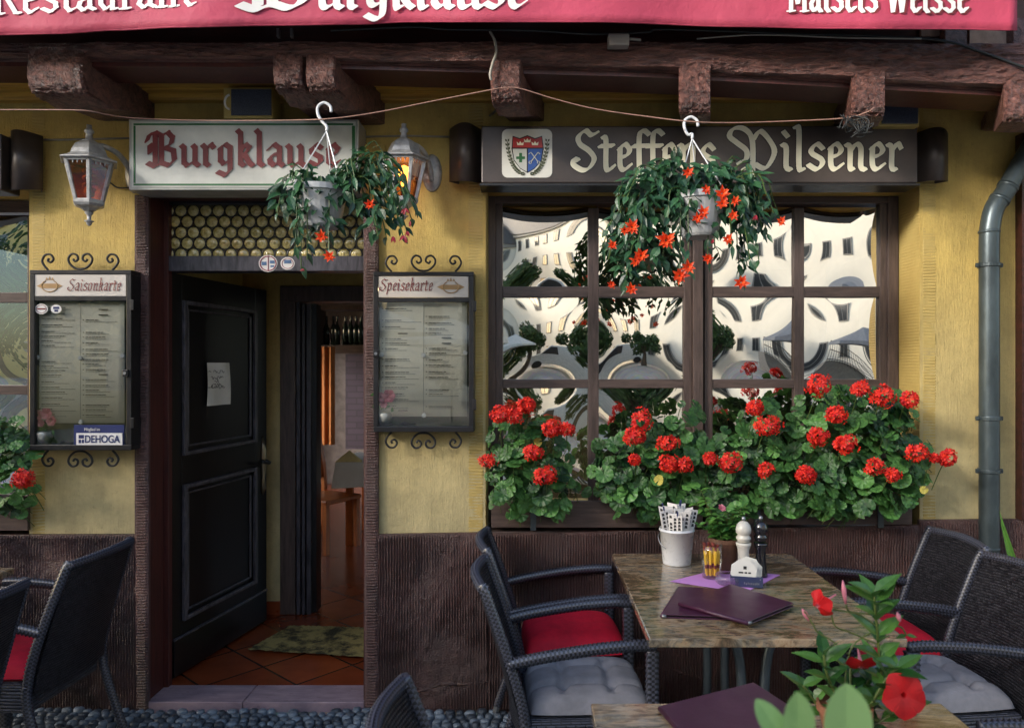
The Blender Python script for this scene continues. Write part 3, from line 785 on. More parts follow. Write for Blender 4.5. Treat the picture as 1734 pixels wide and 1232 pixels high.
th.build('threshold', M('pink_marble', (.40,.29,.31), .3, var=.35, vscale=7, col2=(.22,.16,.19), stretch=(1,4,1)), house, bevel=.003)

# door leaf, opened inwards; hinge at the left jamb
H = Vector((PX(287, YD+.04), YD+.04, 0)); E_ = Vector((-1.655, 1.08, 0)); L = (E_-H).length
dr = (E_-H).normalized(); nr = Vector((dr.y, -dr.x, 0))          # nr faces the street side/right
def dpt(u, v, o): q = H+dr*(u*L)+nr*o; return (q.x, q.y, v)
ZT = PZ(461, YD+.04); ZB = .012
def dbox(mb, u0, v0, u1, v1, o0, o1): mb.hexa([dpt(u0,v0,o1),dpt(u1,v0,o1),dpt(u1,v1,o1),dpt(u0,v1,o1)], [dpt(u0,v0,o0),dpt(u1,v0,o0),dpt(u1,v1,o0),dpt(u0,v1,o0)])
dl = MB(); dbox(dl, 0, ZB, 1, ZT, -.04, -.006)
door = dl.build('entrance_door', m_door, house); door['label'] = 'black panelled door standing open inwards with a paper note'
stl = MB()
for u0, v0, u1, v1 in ((0,ZB,.10,ZT),(.86,ZB,1,ZT),(.10,ZB,.86,.28),(.10,.98,.86,1.13),(.10,1.93,.86,ZT)): dbox(stl, u0, v0, u1, v1, -.0055, .004)
stl.build('stile_and_rail', m_door, door, bevel=.002)
mo = MB()
for (u0, v0, u1, v1) in ((.10,.28,.86,.98), (.10,1.13,.86,1.93)):
    w_ = .030; h_ = .022
    dbox(mo, u0, v0, u0+w_, v1, .003, .022); dbox(mo, u1-w_, v0, u1, v1, .003, .022)
    dbox(mo, u0+w_+.001, v0, u1-w_-.001, v0+h_, .003, .020); dbox(mo, u0+w_+.001, v1-h_, u1-w_-.001, v1, .003, .020)
    dbox(mo, u0+w_+.02, v0+h_+.02, u0+w_+.032, v1-h_-.02, -.005, .008); dbox(mo, u1-w_-.032, v0+h_+.02, u1-w_-.02, v1-h_-.02, -.005, .008)
    dbox(mo, u0+w_+.034, v0+h_+.02, u1-w_-.034, v0+h_+.03, -.005, .007); dbox(mo, u0+w_+.034, v1-h_-.03, u1-w_-.034, v1-h_-.02, -.005, .007)
mo.build('moulding', m_moulding, door, bevel=.003)
kb = MB(); dbox(kb, .02, .02, .985, .20, .004, .014); kb.build('kick_board', m_door, door, bevel=.003)
kb = MB(); dbox(kb, .02, .201, .985, .212, .004, .020); kb.build('weather_bar', m_moulding, door, bevel=.002)
hd = MB(); q = lambda u, v, o: Vector(dpt(u, v, o))
hd.tube([q(.945,1.02,.008), q(.945,1.0,.055)], .009, 8); hd.tube([q(.945,1.0,.055), q(.915,1.0,.068), q(.86,1.01,.062), q(.84,1.02,.06)], [.009,.009,.010,.012], 8)
hd.build('handle', m_blackiron, door, smooth=True)
es = MB(); es.tube([q(.945,.80,.006), q(.945,.84,.012), q(.945,.9,.010), q(.945,1.0,.012), q(.945,1.08,.012), q(.945,1.16,.006)], [.006,.018,.012,.020,.016,.005], 8)
es.build('escutcheon', M('old_brass', (.22,.18,.12), .35, .8), door, smooth=True)
nt_ = MB(); nt_.grid(lambda a, b_: dpt(.325+.235*a, 1.375+.235*b_, .0+.006*math.sin(a*7+b_*3)+.008), 8, 8)
note = nt_.build('paper_note', m_paper, door, solid=.0006)
hw = MB(); rs = random.Random(4)
for (u0, u1, v) in ((.42,.46,1.585),(.48,.61,1.575),(.45,.60,1.535),(.49,.55,1.515),(.42,.62,1.475),(.46,.60,1.485)):
    pts = []; u = u0
    while u < u1:
        pts.append(q(u*.87-.04, v*.84+.237+rs.uniform(-.011,.011), .0165)); u += .008
    if len(pts) > 1: hw.tube(pts, .0013, 4)
hw.build('handwriting', m_ink, note)

# ------------------------------------------------------------------ vestibule and dining room seen through the door
def tile_mat():
    m, n, b, l = newmat('terracotta_tiles'); v = coords(n, 'Object', (1,1,1), (0,0,R(42)))
    br = n.nodes.new('ShaderNodeTexBrick'); l.new(v, br.inputs['Vector']); br.offset = 0; br.inputs['Scale'].default_value = 1
    br.inputs['Brick Width'].default_value = .33; br.inputs['Row Height'].default_value = .33; br.inputs['Mortar Size'].default_value = .006
    br.inputs['Color1'].default_value = (.30,.062,.018,1); br.inputs['Color2'].default_value = (.21,.04,.013,1); br.inputs['Mortar'].default_value = (.03,.018,.012,1)
    c = mix(n, .6, br.outputs['Color'], ramp(n, noise(n, coords(n), 6, 5), [(.3, .45), (.7, 1.0)]), 'MULTIPLY')
    l.new(c, b.inputs['Base Color']); b.inputs['Roughness'].default_value = .22
    bump(n, b, math_(n, 'SUBTRACT', 1, br.outputs['Fac']), .5, .004); return m
fl = MB(); fl.box((-4.4, .168, -.06), (4.0, 6.5, -.0015)); structure('floor', fl, tile_mat())
VW = -1.86
iw = MB()
iw.box((VW-.15, .3, -.05), (VW, 1.35, 2.9))                                   # left vestibule wall
Y2 = 1.23
iw.pbox(380, 300, 474, 1040, Y2, Y2+.12); iw.pbox(474, 300, 1010, 487, Y2, Y2+.12); iw.pbox(720, 487, 1010, 1040, Y2, Y2+.12)
structure('vestibule_wall', iw, m_plaster)
sk = MB(); sk.pbox(448, 1018, 474, 1040, Y2-.012, Y2); structure('skirting', sk, M('terracotta_skirting', (.28,.06,.02), .3))
idf = empty('inner_doorway', (-1.5, Y2, 0), 'dark brown moulded inner door frame behind the open entrance door', 'door frame')
f1 = MB(); f1.pbox(474, 487, 500, 1040, Y2-.02, Y2+.12); f1.pbox(474, 484, 722, 510, Y2-.024, Y2+.12); f1.pbox(708, 511, 722, 1040, Y2-.02, Y2+.12); f1.build('architrave', m_frame, idf, bevel=.004)
f2 = MB(); f2.pbox(502, 511, 508, 1040, Y2-.035, Y2+.1); f2.pbox(511, 515, 516, 1040, Y2-.03, Y2+.1); f2.pbox(519, 515, 526, 1040, Y2-.02, Y2+.1); f2.build('moulding', m_moulding, idf, bevel=.002)
f3 = MB(); f3.box((PX(527,Y2), Y2, .01), (PX(536,Y2), Y2+.10, PZ(515,Y2)))
f3.build('rebate', m_door, idf)
mt = MB(); A = [P(421,1104,.0), ]
dm = lambda px, py: (lambda d: Vector(((px-VX)*d/F, d-D, 0)))( EYE*F/(py-VY))
mc = [dm(419,1103), dm(700,1122), dm(640,1066), dm(492,1062)]
N = 40; mt.grid(lambda a, b_: ((mc[0]*(1-a)+mc[1]*a)*(1-b_)+(mc[3]*(1-a)+mc[2]*a)*b_)+Vector((0,0,.012+rnd.random()*.006)), 60, 30)
dmm, n_, b_, l_ = newmat('straw_doormat'); v_ = coords(n_)
l_.new(ramp(n_, noise(n_, v_, 9, 5, .7), [(.40, (.045,.035,.012)), (.56, (.36,.27,.09))]), b_.inputs['Base Color']); b_.inputs['Roughness'].default_value = .95
bump(n_, b_, noise(n_, v_, 160, 3), 1, .006)
tag(mt.build('doormat', dmm), 'yellowish straw doormat lying on the red tiles inside the entrance', 'doormat')

def p_at(px, py, Y): return P(px, py, Y)
# dining table, chairs, shelf
dt = empty('dining_table', (-1.3, 3.3, 0), 'dining table under a white cloth seen through the open door', 'table')
tb = MB(); tb.box((-1.68, 3.0, .70), (-.8, 3.75, .735)); tb.build('table_top', m_orangewood, dt)
for lx in (-1.62, -.86):
    for ly in (3.06, 3.69):
        q_ = MB(); q_.box((lx-.03, ly-.03, 0), (lx+.03, ly+.03, .70)); q_.build('leg', m_orangewood, dt)
tc_ = MB()
def clothf(u, v):
    pass
ring_ = []
base = []
pts_top = [(-1.72,2.96),(-1.26,2.95),(-.76,2.96),(-.74,3.4),(-.76,3.79),(-1.26,3.8),(-1.72,3.79),(-1.73,3.4)]
tc_.add([(x, y_, .742) for x, y_ in pts_top] + [(x+(-.03 if x < -1.3 else .03), y_-.03*(1 if y_ < 3.2 else -1), .52+.05*math.sin(k*2.4)) for k, (x, y_) in enumerate(pts_top)],
        [tuple(range(8))]+[(k, 8+k, 8+(k+1)%8, (k+1)%8) for k in range(8)])
tag(tc_.build('tablecloth', m_tablecloth, solid=.004, sub=0), 'white cloth hanging over the dining table indoors', 'tablecloth')
def dchair(x, y_, rz, label):
    c = empty('dining_chair', (0,0,0), label, 'chair', 'wooden chairs inside the dining room')
    s = MB(); s.box((-.21,-.22,.42),(.21,.22,.46)); s.build('seat', m_orangewood, c, bevel=.01)
    for sy in (-1, 1):
        s = MB(); s.tube(catmull([(-.30,sy*.19,0),(-.22,sy*.19,.22),(-.20,sy*.19,.45),(-.23,sy*.19,.75),(-.30,sy*.19,1.02)], 4), .021, 4, sq=True); s.build('leg', m_orangewood, c)
        s = MB(); s.box((.16,sy*.19-.02,0),(.20,sy*.19+.02,.42)); s.build('leg', m_orangewood, c)
    s = MB(); s.box((-.315,-.2,.93),(-.285,.2,1.03)); s.box((-.24,-.2,.58),(-.215,.2,.63))
    s.build('back_rail', m_orangewood, c)
    s = MB()
    for k in range(5): s.hexa([(-.235,-.15+k*.07,.62),(-.235,-.12+k*.07,.62),(-.305,-.12+k*.07,.94),(-.305,-.15+k*.07,.94)], [(-.22,-.15+k*.07,.62),(-.22,-.12+k*.07,.62),(-.29,-.12+k*.07,.94),(-.29,-.15+k*.07,.94)])
    s.build('back_slats', m_orangewood, c)
    c.location = (x, y_, 0); c.rotation_euler = (0,0,R(rz)); return c
dchair(-1.80, 2.95, -28, 'orange wooden dining chair with slatted back beside the indoor table')
dchair(-1.45, 3.9, -80, 'dining chair partly hidden behind the white clothed indoor table')
shf = empty('bottle_shelf', (-1.9, 4.9, 1.7), 'dark wall shelf with bottles inside the dining room', 'shelf')
s = MB(); s.pbox(536, 584, 680, 598, 4.8, 5.1); s.build('board', m_frame_h, shf)
s = MB(); s.pbox(536, 520, 542, 600, 4.85, 5.1); s.pbox(536, 516, 680, 524, 4.8, 5.1); s.build('side_panel', m_frame, shf)
mbott = M('dark_bottle_glass', (.02,.035,.03), .08, spec=.8)
for k, px in enumerate((553, 565, 571, 585, 594, 603, 611)):
    c = P(px, 584, 4.95); s = MB(); s.lathe([(.036,0),(.036,.19),(.013,.25),(.013,.32),(.015,.33)], c, 12)
    tag(s.build('bottle', mbott, smooth=True), 'dark glass bottle standing in the row on the indoor shelf', 'bottle', 'bottles on the indoor shelf')
br = MB(); br.pbox(585, 540, 760, 760, 5.6, 6.2)
bm_, n_, b_, l_ = newmat('dark_brick'); tcn = n_.nodes.new('ShaderNodeTexCoord'); bt = n_.nodes.new('ShaderNodeTexBrick'); l_.new(tcn.outputs['UV'], bt.inputs[0])
bt.inputs['Scale'].default_value = 1; bt.inputs['Brick Width'].default_value = .24; bt.inputs['Row Height'].default_value = .075; bt.inputs['Mortar Size'].default_value = .008
bt.inputs['Color1'].default_value = (.055,.038,.06,1); bt.inputs['Color2'].default_value = (.04,.028,.045,1); bt.inputs['Mortar'].default_value = (.03,.025,.035,1)
l_.new(bt.outputs[0], b_.inputs['Base Color']); o = br.build('brick_pillar', bm_); tag(o, 'dark purple brick pier at the back of the dining room', 'pillar')
# warm curtain strip by the far window
cu = MB(); cu.grid(lambda a, b_: (PX(541, 4.4)+a*.16, 4.4+.02*math.sin(a*14), .75+1.05*b_), 14, 2); tag(cu.build('curtain', M('orange_curtain', (.50,.18,.05), .8), solid=.003), 'narrow orange curtain hanging below the indoor shelf', 'curtain')
fl_ = MB(); rs = random.Random(3)
for k in range(60):
    c = Vector((-1.33+rs.gauss(0,.07), 3.25+rs.gauss(0,.05), .86+rs.gauss(0,.05))); d1 = Vector((rs.gauss(0,1),rs.gauss(0,1),rs.gauss(0,1))).normalized()*.035; d2 = Vector((rs.gauss(0,1),rs.gauss(0,1),rs.gauss(0,1))).normalized()*.018
    fl_.add([c-d1, c+d2, c+d1, c-d2], [(0,1,2,3)], col=(rs.random(),)*3)
ip = empty('table_flowers', (-1.33, 3.25, .742), 'small red flower arrangement in a vase on the indoor table', 'flowers')
fl_.build('leaves', m_leaf, ip); s = MB(); s.lathe([(.03,0),(.045,.04),(.03,.09),(.03,.1)], (-1.33,3.25,.743), 12); s.build('vase', m_white_enamel, ip, smooth=True)
s = MB()
for k in range(6): s.lathe([(.001,-.018),(.018,-.006),(.022,.008),(.001,.018)], (-1.33+rs.gauss(0,.06), 3.22+rs.gauss(0,.04), .93+rs.gauss(0,.03)), 7)
s.build('blossoms', m_petal, ip, smooth=True)
s = MB(); z = .744
for (x, sx) in ((-1.62, .0), (-1.15, .0)):
    s.add([(x-.12,3.0,z),(x+.12,3.0,z),(x+.10,3.12,z),(x-.10,3.12,z),(x,3.05,z+.10)], [(0,1,4),(1,2,4),(2,3,4),(3,0,4)])
o = s.build('folded_napkin', M('yellow_napkin', (.60,.50,.25), .8)); tag(o, 'folded yellow napkins standing on the indoor table', 'napkins', kind='stuff') if False else tag(o, 'pair of folded yellow napkins on the white indoor tablecloth', 'napkins')

# ================================================================== AWNING
YA = -.68
def val_bot(px):
    ks = [(-500,62),(0,60),(90,58),(200,52),(300,47),(450,44),(600,42),(700,38),(1000,38),(1250,46),(1400,49),(1600,50),(1712,52),(1740,50)]
    for (a, va), (b_, vb) in zip(ks[:-1], ks[1:]):
        if px <= b_:
            t = (px-a)/(b_-a); t = t*t*(3-2*t); return va+(vb-va)*t
    return 50
def val_y(px, t=0): return YA + .016*math.sin(px*.011+1)*(.4+t) + .008*math.sin(px*.027+t*2)
aw = empty('awning', (0, -.45, 2.9), 'red canvas awning across the house front with white lettering on its valance', 'awning')
va = MB()
def vf(u, v):
    px = -500+2222*u; bt = val_bot(px); py = bt+(-110-bt)*v
    Y = val_y(px, 1-v) - (.004 if v < .02 else 0)
    return P(px, py, Y)
va.grid(vf, 160, 10); vo = va.build('valance', m_awning, aw, smooth=True, solid=.003)
hm = MB(); hm.tube([P(px, val_bot(px)-1.2, val_y(px, 1)-.002) for px in range(-500, 1723, 22)], .0035, 6); hm.build('hem', m_awning, vo, smooth=True)
tp = MB(); tp.grid(lambda u, v: Vector((P(-500+2222*u, -110, YA).x, YA+(.40)*v, PZ(-110, YA)+.18*v)), 20, 2); tp.build('canvas_top', m_awning, aw, solid=.003)
fb = MB(); fb.tube([P(-500,-104,YA+.05), P(1722,-104,YA+.05)], .03, 8); fb.build('front_bar', m_white_enamel, aw)
lt = MB()
letters(lt, 'Restaurant', -14, 330, 26, 40, YA, 20, .17, .055, smooth=False, tab=SER, base1=10, yfn=lambda px: val_y(px, .7)-.006)
lt.build('lettering', m_white, vo); lt = MB()
letters(lt, 'B', 404, 530, 15, 55, YA, 40, .22, .06, smooth=True, yfn=lambda px: val_y(px, .7)-.006)
letters(lt, 'urgklause', 534, 893, 14, 44, YA, 40, .25, .06, smooth=True, base1=13, yfn=lambda px: val_y(px, .7)-.006)
lt.build('lettering', m_white, vo)
lt = MB(); letters(lt, "Maisels Weisse", 1334, 1640, 20, 42, YA, 8, .24, .05, base1=22, yfn=lambda px: val_y(px, .7)-.006); lt.build('lettering', m_white, vo)
lt = MB(); letters(lt, "Maisels Weisse", 1338, 1644, 22, 42, YA, 8, .24, .05, base1=24, yfn=lambda px: val_y(px, .7)-.0045); lt.build('letter_shadow', m_redletter, vo)

# ================================================================== SIGNS
s1 = empty('restaurant_sign', P(412, 322, -.08), 'white lightbox sign with green border reading Burgklause above the door', 'sign')
Y1 = -.16
s = MB(); s.pbox(218, 202, 607, 322, Y1+.004, -.001); s.build('housing', m_signframe, s1, bevel=.004)
s = MB(); s.pbox(223, 206, 602, 317, Y1, Y1+.01); face = s.build('face', m_signwhite, s1)
s = MB()
for a in ((226,209,598,212),(226,311,598,314),(226,213,229,310),(596,213,601,310)): s.pbox(*a, Y1-.002, Y1+.002)
s.build('border', m_green, face)
s = MB(); letters(s, 'Burgklause', 249, 577, 281, 37, Y1-.004, 40, .245, .06); s.build('lettering', m_redletter, face)
s2 = empty('brewery_sign', P(1185, 312, -.06), 'long dark brown metal sign reading Steffens Pilsener above the window', 'sign')
Y2s = -.13
s = MB(); s.pbox(815, 213, 1554, 310, Y2s, -.001); board = s.build('board', m_signbrown, s2, bevel=.006)
s = MB(); s.pbox(812, 310.5, 1558, 314, Y2s-.008, 0); s.build('drip_edge', m_black, s2)
def scroll(parent, p0, p1, t0, t1, side):
    # side -1: left end; a strip that steps back and rolls forward
    a = PX(p0, -.09); b_ = PX(p1, -.09); w_ = b_-a; pts = []
    for k in range(15):
        t = k/14
        if side < 0: x = b_-w_*t; y_ = -.035-.075*math.sin(t*math.pi*.95)*(1 if t > .3 else t/.3)
        else: x = a+w_*t; y_ = -.035-.075*math.sin(t*math.pi*.95)*(1 if t > .3 else t/.3)
        if t > .8: y_ -= 0
        pts.append((x, y_))
    x, y_ = pts[-1]
    for k in range(1, 6): pts.append((x - (-side)*-.008*k*(1), y_+.010*k))
    mb = MB(); z0, z1 = PZ(t1, -.09), PZ(t0, -.09)
    n = len(pts)
    for i, (x, y_) in enumerate(pts):
        dz = .012*math.sin(min(1, i/14)*math.pi)
        mb.v.append((x, y_, z0-dz)); mb.v.append((x, y_, z1+dz))
    for i in range(n-1): mb.f.append([2*i, 2*i+2, 2*i+3, 2*i+1]); mb.uv.append(None); mb.c.append(None)
    return mb.build('scroll_end', m_signbrown, parent, smooth=True, solid=.004)
scroll(s2, 760, 816, 214, 304, -1); scroll(s2, 1553, 1614, 222, 303, 1)
s = MB(); letters(s, 'Steffens', 968, 1212, 289, 45, Y2s-.0035, 32, .20, .085, smooth=True); s.build('lettering', m_cream, board); s = MB()
letters(s, 'Pilsener', 1232, 1528, 288, 45, Y2s-.0035, 32, .19, .085, smooth=True); s.build('lettering', m_cream, board)
s = MB(); letters(s, 'Steffens', 968, 1212, 289, 45, Y2s-.0008, 32, .245, .125, smooth=True); s.build('letter_outline', m_black, board); s = MB()
letters(s, 'Pilsener', 1232, 1528, 288, 45, Y2s-.0008, 32, .235, .125, smooth=True); s.build('letter_outline', m_black, board)
# emblem: rounded white tile, shield parted in three, corn wreath
def rrect(x0, t0, x1, t1, r, Y, n=5):
    pts = []
    for cx, cy, a0 in ((x1-r, t0+r, -90), (x1-r, t1-r, 0), (x0+r, t1-r, 90), (x0+r, t0+r, 180)):
        for k in range(n+1):
            an = R(a0+90*k/n); p = P(cx+r*math.cos(an), cy+r*math.sin(an), Y); pts.append((p.x, p.z))
    return pts
s = MB(); s.prism(rrect(850, 219, 935, 301, 10, Y2s), Y2s-.003, Y2s+.001); em = s.build('emblem', M('emblem_white', (.72,.70,.62), .4, var=.08), board)
def flat(name, m, polys, Y, par):
    s = MB()
    for k, pg in enumerate(polys):
        pts = [P(x, y_, Y-.0001*(k % 4)) for x, y_ in pg]
        s.add(pts, [tuple(range(len(pts)))])
    return s.build(name, m, par)
ye = Y2s-.0045
flat('shield_outline', m_black, [[(868,230),(880,234),(893,229),(906,234),(918,230),(921,252),(917,272),(905,286),(893,293),(881,286),(870,272),(866,252)]], ye, em)
flat('shield_red', M('shield_red', (.45,.03,.03), .4), [[(869,232),(880,236),(893,231),(906,236),(917,232),(919,250),(868,250)]], ye-.001, em)
flat('shield_white', m_signwhite, [[(868,252),(892,252),(892,291),(881,284.5),(871,271)]], ye-.001, em)
flat('shield_blue', M('shield_blue', (.03,.09,.32), .4), [[(894,252),(919,252),(916,271),(905,284.5),(894,291)]], ye-.001, em)
flat('shield_cross', m_green, [[(879,259),(884,259),(884,275),(879,275)],[(874,265),(889,265),(889,269.5),(874,269.5)]], ye-.002, em)
cr = []
for cx, cy in ((881,243),(906,243),(893,238)): cr += [[(cx-5,cy+3),(cx-6,cy-3),(cx-2.5,cy),(cx,cy-4),(cx+2.5,cy),(cx+6,cy-3),(cx+5,cy+3)]]
flat('crowns', m_cream, cr, ye-.002, em)
s = MB()
for sx in (-1, 1):
    s.tube([P(905-sx*6, 258, ye-.002), P(905+sx*6, 274, ye-.002)], .0022, 5)
    c = P(905+sx*7, 275, ye-.002); s.tube([(c.x+.006*math.cos(a), c.y, c.z+.006*math.sin(a)) for a in (0,1.05,2.1,3.14,4.2,5.25,6.28)], .0017, 4, cap=False)
    s.tube([P(905-sx*6, 258, ye-.002), P(905-sx*9.5, 261, ye-.002)], .002, 4)
s.build('crossed_keys', m_signwhite, em)
s = MB()
for sx in (-1, 1):
    arc = [(893+sx*(8+26*math.sin(t*1.45)), 292-52*(1-math.cos(t*1.45))/(1-math.cos(1.45))*1.0) for t in [k/12 for k in range(13)]]
    s.tube([P(x, y_, ye-.001) for x, y_ in arc], .0014, 4)
    for i in range(1, 13):
        x, y_ = arc[i]; ax, ay = arc[i-1]; dx, dy = x-ax, y_-ay; l_ = math.hypot(dx, dy); dx /= l_; dy /= l_
        for sd in (-1, 1):
            ox, oy = -dy*sd, dx*sd
            a = (x+ox*.8, y_+oy*.8); tip = (x+ox*3.6+dx*5, y_+oy*3.6+dy*5); m1 = (x+ox*3.4+dx*1.2, y_+oy*3.4+dy*1.2); m2 = (x+ox*.9+dx*3.6, y_+oy*.9+dy*3.6)
            s.add([P(*q_, ye-.0012) for q_ in (a, m1, tip, m2)], [(0,1,2,3)])
    c = P(893+sx*8, 294, ye-.001); s.tube([(c.x+.008*math.cos(a), c.y, c.z+.006*math.sin(a)) for a in (0,1.05,2.1,3.14,4.2,5.25,6.28)], .003, 5, cap=False)
s.build('corn_wreath', M('wreath_green', (.07,.08,.03), .5), em)
# the neighbouring sign of the same kind, cut by the frame
s3 = empty('brewery_sign', P(-200, 312, -.06), 'dark brown metal sign end with rolled scroll at the left edge of the picture', 'sign')
s = MB(); s.pbox(-620, 226, 2, 322, Y2s, -.001); b3 = s.build('board', m_signbrown, s3, bevel=.006)
scroll(s3, 1, 62, 226, 318, 1)
s = MB(); letters(s, 'Pilsener', -310, -2, 292, 45, Y2s-.0035, 32, .20, .06, smooth=True); s.build('lettering', m_cream, b3)

# ================================================================== LANTERNS
def lantern(cx, top, brim, bot, tip, hw_, lit, label):
    YL = -.20
    c = P(cx, 0, YL); X = c.x; k = (D+YL)/F
    root = empty('wall_lantern', (X, YL, PZ(bot, YL)), label, 'wall lantern')
    zb, zt, z0, zq = PZ(brim, YL), PZ(top, YL), PZ(bot, YL), PZ(tip, YL); r = hw_*k
    Lh = zb - z0
    s = MB(); s.lathe([(.022*r/.13, 0), (.03,.004), (.03,.012), (.016,.02), (.013,.045), (.020,.052), (.020,.06), (.011,.07), (.011,.085)], (X, YL, zt-.085), 14)
    s.lathe([(.016,.0),(.026,.012),(.030,.03),(.022,.042),(.020,.07),(.014,.085)], (X, YL, zt-.145), 14); s.build('finial', m_silver, root, smooth=True)
    s = MB(); s.lathe([(r*1.0, 0), (r*1.02, .006), (r*.80, .018), (r*.66, .030), (r*.60, .052), (r*.48, .078), (r*.30, .092), (.02, .10)], (X, YL, zb), 6, a0=R(0))
    s.build('roof', m_silver, root, bevel=.002)
    ra, rb = r*.80, r*.46
    bars = MB(); gl = MB()
    for q_ in range(6):
        a = 2*math.pi*q_/6; A = Vector((X+ra*math.cos(a), YL+ra*math.sin(a), zb-.002)); B = Vector((X+rb*math.cos(a), YL+rb*math.sin(a), z0+.02))
        bars.tube([A, B], [.0085, .0075], 4, sq=True)
        a2 = 2*math.pi*(q_+1)/6; A2 = Vector((X+ra*math.cos(a2), YL+ra*math.sin(a2), zb-.002)); B2 = Vector((X+rb*math.cos(a2), YL+rb*math.sin(a2), z0+.02))
        bars.tube([A, A2], .008, 4, sq=True); bars.tube([B, B2], .008, 4, sq=True)
        for u in (.3, .5, .7):                               # little cast drops under the brim
            C_ = A.lerp(A2, u); bars.tube([C_, C_-Vector((0,0,.02))], [.006,.002], 4)
        f = .985
        gl.add([Vector((X+(v_.x-X)*f, YL+(v_.y-YL)*f, v_.z)) for v_ in (A, A2, B2, B)], [(0,1,2,3)])
    bars.build('frame', m_silver, root, bevel=.001); gl.build('amber_glass', m_amber, root)
    s = MB(); s.lathe([(.010,-.0),(rb*.4,.006),(rb*.62,.016),(rb*1.05,.026),(rb*1.2,.036),(rb*1.22,.046)], (X, YL, z0-.026), 6); s.build('base', m_silver, root)
    s = MB(); hh = (z0-.026)-zq
    s.lathe([(.001,0),(.010,hh*.12),(.012,hh*.28),(.020,hh*.34),(.020,hh*.38),(.008,hh*.46),(.010,hh*.8),(.018,hh*.95),(.018,hh*1.0)], (X, YL, zq), 12); s.build('pendant', m_silver, root, smooth=True)
    s = MB()
    if lit: s.lathe([(.001,0),(.018,.006),(.027,.03),(.024,.05),(.014,.07),(.013,.09)][::-1] and [(.013,0),(.014,.02),(.026,.045),(.028,.065),(.020,.085),(.001,.094)], (X, YL, z0+Lh*.42), 14)
    else:
        s.tube([(X+.022*math.cos(t*.5), YL+.022*math.sin(t*.5), z0+Lh*.38+t*.0026) for t in range(0, 52)], .007, 7)
        s.lathe([(.02,0),(.022,.02),(.018,.04)], (X, YL, z0+Lh*.24), 12)
    s.build('bulb', m_bulb if lit else m_bulboff, root, smooth=True)
    s = MB(); s.tube(catmull([(X+.005, YL, zt-.10),(X+.04, YL+.03, zt-.085),(X+.075, YL+.09, zt-.10),(X+.095, YL+.15, zt-.15),(X+.10, -.012, zt-.21)], 5), .013, 8); s.build('bracket', m_silver, root, smooth=True)
    s = MB(); s.lathe([(.001,-.02),(.035,-.018),(.045,-.006),(.048,0)], (0,0,0), 18, ry=1.9)
    for i, v_ in enumerate(s.v): s.v[i] = (X+.10+v_[0], -.002+v_[2], zt-.17+v_[1]*1.0)
    s.build('wall_plate', m_silver, root, smooth=True)
lantern(151, 212, 276, 350, 383, 47, False, 'silver wall lantern with amber glass left of the door, bulb unlit')
lantern(684, 210, 272, 346, 372, 44, True, 'silver wall lantern with glowing bulb right of the door')

